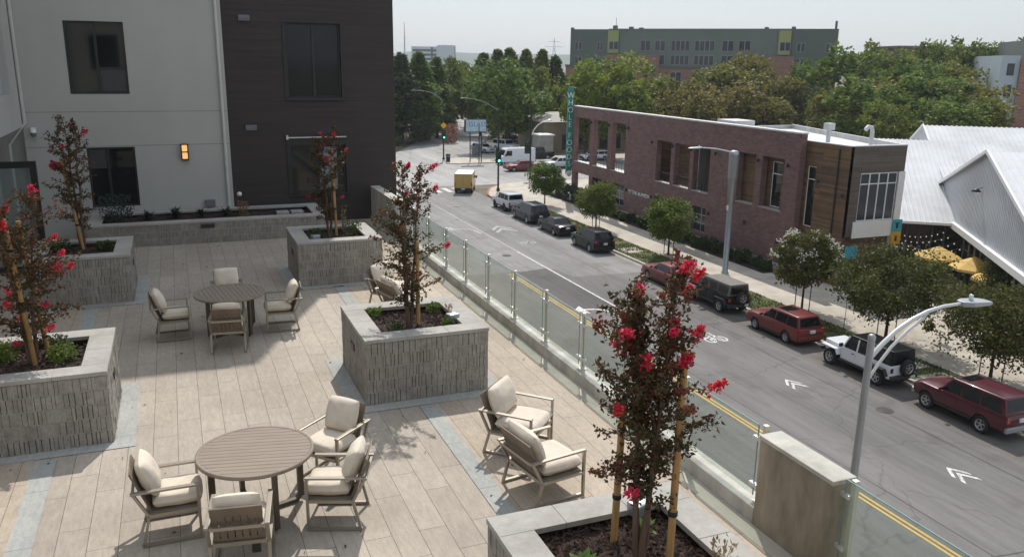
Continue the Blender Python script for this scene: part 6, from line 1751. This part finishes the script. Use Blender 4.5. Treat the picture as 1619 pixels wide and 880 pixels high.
# ------------------------------------------------------------------ trees beyond
TP = {
 'p': tree_proto('tall_tree',51,16,1.0,3.3,'cone',96,62,.50,M['g_mid'],.22,.30),
 'd': tree_proto('dark_tree',52,15.5,.8,3.2,'cone',96,62,.50,M['g_dark'],.22,.32),
 'r': tree_proto('spreading_tree',53,13.5,1.9,4.8,'round',90,66,.50,M['g_mid'],.24,.30),
 'b': tree_proto('bright_tree',54,14,2.6,5.4,'round',100,66,.50,M['g_bright'],.25,.28),
 'o': tree_proto('olive_tree',55,13,2.4,4.8,'round',95,66,.48,M['g_olive'],.24,.29),
 'y': tree_proto('yellowing_tree',56,10.5,2.0,5.0,'round',95,66,.46,M['g_yellow'],.22,.29),
 'g': tree_proto('green_tree',57,15,2.4,5.0,'round',100,66,.48,M['g_mid'],.24,.27),
}
TH = {'p':(16,3.3),'d':(15.5,3.2),'r':(13.5,4.8),'b':(14,5.4),'o':(13,4.8),'y':(10.5,5.0),'g':(15,5.0)}
KIND = {'p':'tall pointed green','d':'dark narrow','r':'broad green','b':'bright green','o':'olive green','y':'yellowing','g':'deep green'}
LEFT = [(36.9,143.2,15.8,6.5,'d'),(41.1,147.0,16.4,6.5,'p'),(46.3,153.6,15.6,5.9,'p'),(51.9,161.0,14.8,7.5,'r'),(58.7,170.8,13.8,8.0,'r'),(64.8,178.6,16.8,7.0,'p'),(70.6,185.3,17.8,7.0,'p'),(72.6,182.9,18.1,6.7,'p'),(74.1,176.6,17.8,6.5,'p'),(67.6,152.8,17.4,5.6,'p'),(66.0,143.4,15.8,5.1,'d'),(55.8,155.6,12.5,8.6,'r'),(50.7,128.6,14.5,11.2,'r'),(59.9,139.8,13.2,9.0,'r'),(65.2,143.6,9.5,5.9,'r'),(33.0,150.0,13.5,7.0,'d'),(31.0,141.0,14.0,7.0,'p')]
MID = [(61.5,112,15.3,12.2,'b'),(59.9,118,13.4,7.8,'b'),(76.0,120,12.4,10.4,'o'),(69.4,105,10.4,10.1,'y'),(90.6,125,14.5,12.2,'o'),(103.5,135,16.7,9.0,'o'),(79.8,108,10.9,11.6,'y'),(98.4,120,12.7,8.8,'o'),(103.6,120,14.5,6.7,'g'),(84.1,105,9.9,7.7,'o'),(90.5,130,11.1,9.2,'y')]
RIGHT = [(99.1,105,16.5,9.9,'g'),(115.5,115,17.5,9.9,'g'),(127.3,120,17.8,10.5,'o'),(131.4,118,17.8,10.5,'g'),(129.8,112,18.3,10.1,'g'),(134.5,110,17.8,10.1,'g'),(160.6,125,19.6,10.3,'g'),(88.3,90,12.2,9.5,'g'),(96.6,92,12.6,10.8,'o'),(98.7,88,13.1,10.5,'g'),(106.0,88,12.8,9.9,'o'),(93.3,100,11.0,7.6,'o'),(82.5,80,9.8,6.3,'g'),(90.2,78,10.2,7.9,'g'),(98.5,80,10.9,7.4,'o'),(109.0,101,15.0,10,'g'),(120.5,104,15.5,10,'o')]
r = random.Random(77)
in_1,in_2,in_3 = 'beyond the junction','behind the brick building','behind the market roofs'
ORD = ['1st','2nd','3rd']+[f'{q}th' for q in range(4,40)]
for rows,where,grp in ((LEFT,in_1,'trees beyond the junction'),(MID,in_2,'trees behind the brick building'),(RIGHT,in_3,'trees behind the market hall')):
    order = sorted(range(len(rows)), key=lambda i: rows[i][0]/rows[i][1])
    cnt = {}
    for i in order:
        x,y,h,w_,k = rows[i]; cnt[k] = cnt.get(k,0)+1
        H,rx = TH[k]
        place(TP[k],x,y,0,w_/2/rx*r.uniform(1.2,1.4)*(1.32 if k in 'pd' else 1.0),h/H*(1.03 if k in 'pd' else 1.07),r.uniform(0,6.28),f'{ORD[cnt[k]-1]} {KIND[k]} tree from the left {where}',group=grp)
hb = [(35.0,139.5,2.6),(37.8,143.5,3.0),(40.5,147.8,2.7),(43.6,152.5,3.2),(47.0,158.0,3.0),(50.5,164.5,3.4),(55.0,172.0,3.2),(56.5,149.5,2.6),(60.5,150.5,3.0),(64.0,150.0,2.8)]
hp = shrub_proto(71,2.2,2.8,'g_dark',2600)
hp.data.transform(Matrix.Scale(1.0,4)); hp.name = 'hedge_bush'
for k,(x,y,h) in enumerate(hb):
    o = hp
    if k: o = hp.copy(); COL.objects.link(o)
    o.location = (x,y,-.1); o.rotation_euler = (0,0,k*1.3); o.scale = (1.15,1.15,h/2.8)
    tag(o, f'{ORD[k]} dark bush from the left under the trees beyond the junction','bush','dark bushes under the far trees')
# rust coloured bush and a low hedge line on the far bank
for (x,y,rx,h,m,lab,sd) in ((45.5,143.0,2.2,3.4,'orange_leaf','rust coloured bush on the bank beyond the yellow diamond sign',61),(43.0,150.0,1.6,1.8,'dry','dry pale bush at the far bend of the road',62)):
    bushlet('bush',x,y,0,rx,h,900,.34,M[m],lab,sd,'bush')

M['vent_light'] = mat('pale_window_frame', (0.24,0.26,0.27), 0.6)
# ------------------------------------------------------------------ buildings far behind
e = empty('far_apartments',(92.9,193.3,0),math.atan2(-41.6,46.3),'long grey green apartment block on a brick base behind the trees','building')
Lg = 62.2
mb = MB(); mb.box(-.8,Lg+.4,-0.6,24,0,13.6); mb.box(9.2,22.6,-.9,-.601,9,16.3); mb.box(42.0,53.2,-.9,-.601,9,16.2); mb.build('brick_base', M['brick_far'], e)
mb = MB(); mb.box(0,9.6,.35,24,13.602,22.2); mb.box(52.5,Lg,.35,24,13.602,22.3); mb.box(-.9,Lg+.5,-.8,.34,13.3,13.75) ; mb.box(.0,.9,.30,.349,13.8,22.6); mb.build('end_block', M['grey_green'], e)
mb = MB(); mb.box(9.6,52.5,.60,24,13.602,22.1); mb.box(9.6,52.5,.55,.599,21.9,22.35); mb.build('upper_wall', M['grey_green_light'], e)
for a in (9.5,49.5):
    mb = MB(); mb.box(a,a+2.7,.2,.34,16.6,21.9); mb.build('accent_panel', M['lime'], e)
def fw(x0,x1,z0,z1,y,n=2):
    mb = MB(); mb.box(x0,x1,y-.06,y,z0,z1); f = mb.build('window', M['vent_light'], e)
    mb = MB(); w_ = (x1-x0)/n
    for k in range(n): mb.box(x0+k*w_+.10,x0+(k+1)*w_-.10,y-.075,y-.061,z0+.12,z1-.12)
    mb.build('pane', M['pane_far'], f)
for (a,b,n) in ((17.6,20.0,2),(21.1,23.6,2),(25.0,29.4,4),(30.6,35.2,4),(36.9,39.6,2),(40.7,43.4,2)):
    fw(a,b,17.2,19.7,.6,n); 
    if a > 20: fw(a,b,14.0,16.3,.6,n)
for a in (9.9,49.9): fw(a,a+2.3,17.4,19.4,.2,2)
for a,b in ((1.2,3.0),(6.9,8.3),(53.6,55.4),(59.8,61.6)): fw(a,b,17.2,19.2,.35,2); fw(a,b,14.0,15.8,.35,2)
for k in range(10): fw(1.0+k*6.1,3.6+k*6.1,9.2,12.4,-.6,2); fw(1.0+k*6.1,3.6+k*6.1,4.6,7.8,-.6,2)
mb = MB()
for x,h in ((10,1.1),(14,.8),(16.5,.6),(46,.7),(52,.8)): mb.box(x,x+.9,3,4.5,22.1,22.1+h)
mb.box(61.3,61.8,.5,3,22.3,24.0); mb.tube([(10.8,3,22),(10.8,3,25)],.06,5); mb.build('rooftop_unit', M['grey_green'], e)
e = empty('pale_blue_apartments',(119.8,95,0),R(-38),'pale blue and brick apartment block at the right edge behind the trees','building')
mb = MB(); mb.box(0,2.6,0,20,0,16.2); mb.build('wall', M['pale_blue'], e)
mb = MB(); mb.box(2.6,20,-.6,20,0,15.6); mb.build('brick_bay', M['brick_far'], e)
mb = MB(); mb.box(4,20,2,20,15.6,18.6); mb.build('upper_storey', M['grey_green'], e)
for z in (3,6.5,10.0,13.2):
    mb = MB(); mb.box(.9,1.9,-.05,0,z,z+1.8); f = mb.build('window', M['dark_metal'], e)
    mb = MB(); mb.box(1.0,1.8,-.065,-.051,z+.1,z+1.7); mb.build('pane', M['pane_far'], f)
    mb = MB(); mb.box(4.2,6.5,-.65,-.6,z,z+1.9); f = mb.build('window', M['dark_metal'], e)
    mb = MB(); mb.box(4.3,6.4,-.665,-.651,z+.1,z+1.8); mb.build('pane', M['pane_far'], f)
e = empty('dark_roofed_block',(150,144,0),R(-20),'dark roofed block just showing above the right hand trees','building')
mb = MB(); mb.box(0,24,0,14,0,18.4); mb.build('wall', M['grey_green'], e)
mb = MB(); mb.box(-.3,24.3,-.3,14.3,18.402,18.8); mb.build('roof', M['vent'], e)
e = empty('office_tower',(191,706,0),R(-22),'pale distant office block above the trees beyond the junction','building')
mb = MB(); mb.box(0,36,0,20,0,25.6); mb.box(22,36,-1,20,0,26.9); mb.build('wall', M['tower'], e)
mb = MB()
for k in range(6): mb.box(1,21,-.08,0,4+k*3.5,5.9+k*3.5)
mb.box(16.5,18.2,-.3,-.081,3,25); mb.build('window_band', M['pane_far'], e)
e = empty('radio_mast',(160,610,0),0,'thin radio mast rising left of the pale office block','mast')
mb = MB(); mb.tube([(0,0,0),(0,0,20),(0,0,41)],[.9,.6,.18],6); mb.build('lattice', M['tower'], e)
mb = MB(); mb.cbox((0,0,30),(2.2,.3,.3)); mb.build('crossarm', M['tower'], e)
e = empty('power_pylon',(330,720,0),0,'faint steel pylon above the pointed trees','pylon')
mb = MB()
for s in (-1,1): mb.bar((s*5,0,0),(s*1,0,24),.4,.4); mb.bar((s*1,0,24),(0,0,36),.3,.3)
for k in range(6): z = k*4.5; wv = 5-4*k*4.5/24; mb.bar((-wv,0,z),(max(.8,wv-.8),0,z+4.5),.22,.22); mb.bar((wv,0,z),(-max(.8,wv-.8),0,z+4.5),.22,.22)
mb.build('tower', M['tower'], e)
mb = MB(); mb.bar((-9,0,28),(9,0,28),.35,.35); mb.bar((-6,0,32.5),(6,0,32.5),.3,.3); mb.build('crossarm', M['tower'], e)
# corner shop, billboard and fence beyond the junction
e = empty('corner_shop',(54.8,122.6,0),R(0),'low tan corner shop with a dark window, beyond the brick building','building')
mb = MB(); holed(mb, lambda u,v,w_: (u,w_,v), 0,22,0,5.0,[(3.2,8.0,.5,3.0),(10,14,.5,3.0)],.2); mb.box(0,22,.45,11,0,4.95); mb.box(0,.2,.2,.45,0,5); mb.build('wall', M['tan'], e)
mb = MB(); mb.add([(-.5,-.5,5.0),(22.5,-.5,5.0),(22.5,11.5,5.0),(-.5,11.5,5.0),(3,5,6.3),(19,6,6.3)],[(0,1,5,4),(2,3,4,5),(1,2,5),(3,0,4),(0,3,2,1)]); mb.build('roof', M['cap'], e)
for a,b in ((3.2,8.0),(10,14)):
    mb = MB(); mb.box(a,b,.1,.14,.5,3.0); f = mb.build('window', M['dark_metal'], e); mb = MB(); mb.box(a+.1,(a+b)/2-.05,.085,.099,.6,2.9); mb.box((a+b)/2+.05,b-.1,.085,.099,.6,2.9); mb.build('pane', M['pane'], f)
e = empty('billboard',(38.6,113.9,0.13),R(-4),'small pale blue billboard with dark lettering on the far corner','billboard')
mb = MB(); mb.box(0,3.0,-.12,.12,4.35,6.0); mb.build('board', M['billboard'], e)
mb = MB(); mb.box(-.18,0,-.14,.14,4.3,6.05); mb.box(0,3.0,-.14,.14,6.001,6.06); mb.box(0,3.0,-.14,.14,4.29,4.349); mb.build('frame', M['black'], e)
text_mesh('GLASS',.95,M['text_blue'],'lettering',e,(.42,-.125,5.05),(R(90),0,0),.004)
mb = MB(); mb.box(.6,.72,-.06,.06,0,4.29); mb.box(2.3,2.42,-.06,.06,0,4.29); mb.build('leg', M['black'], e)
e = empty('lot_fence',(41.5,119.5,0),R(58),'grey slatted fence round the parking lot beyond the signal','fence')
mb = MB()
for k in range(46): mb.box(k*.22,k*.22+.05,-.02,.02,.1,1.7)
mb.box(0,10.1,-.03,.03,.25,.32); mb.box(0,10.1,-.03,.03,1.5,1.57); mb.build('slats', M['vent'], e)
for k in range(5): 
    mb = MB(); mb.box(k*2.5-.05,k*2.5+.05,-.06,.06,0,1.85); mb.build('post', M['vent'], e)
e = empty('storage_shed',(46.3,116.2,0),0,'pale roofed shed behind the white truck by the tan shop','building')
mb = MB(); mb.box(6.0,8.2,2.2,5.2,0,3.2); mb.build('wall', M['cap'], e); mb = MB(); mb.box(5.8,8.4,2,5.4,3.202,3.4); mb.build('roof', M['white_paint'], e)
e = empty('flat_roofed_store',(110,150,0),R(-10),'white roofed low store glimpsed between the trees behind the brick building','building')
mb = MB(); mb.box(-8,16,-60,-45,0,5.2); mb.build('wall', M['tan'], e); mb = MB(); mb.box(-8.3,16.3,-60.3,-44.7,5.202,5.6); mb.build('roof', M['roof_white'], e)
# ridge of hills
mb = MB(); nx = 90; V = []
for i in range(nx+1):
    a = R(-55)+R(150)*i/nx; dx,dy = math.sin(a),math.cos(a)
    top = 33 + 10*noise.noise((i*.21,1.7,0)) + 5*noise.noise((i*.9,4.0,0)) + (9 if a > R(14) else 0)
    for q,(d,h) in enumerate(((2500,-.5),(2800,top*.6),(3050,top),(3400,top*.8),(3560,0))): V.append((dx*d,dy*d,h+(1.5*noise.noise((i*2.3,q,2)) if q in (1,2) else 0)))
mb.add(V,[(i*5+k,(i+1)*5+k,(i+1)*5+k+1,i*5+k+1) for i in range(nx) for k in range(4)],0,True)
tag(mb.build('hills', M['hill'], recalc=False), kind='structure')
# the hazy air
mb = MB(); mb.box(-3700,3700,-3700,3700,-1.0,70)
hm, hn, hb = newmat('hazy_air'); hn.nodes.remove(hb)
pv = hn.nodes.new('ShaderNodeVolumePrincipled'); pv.inputs['Color'].default_value = (0.80,0.86,0.93,1); pv.inputs['Density'].default_value = 0.00022; pv.inputs['Anisotropy'].default_value = 0.2
hn.links.new(pv.outputs[0], hn.nodes['Material Output'].inputs['Volume'])
o = mb.build('haze', hm); tag(o, kind='stuff')
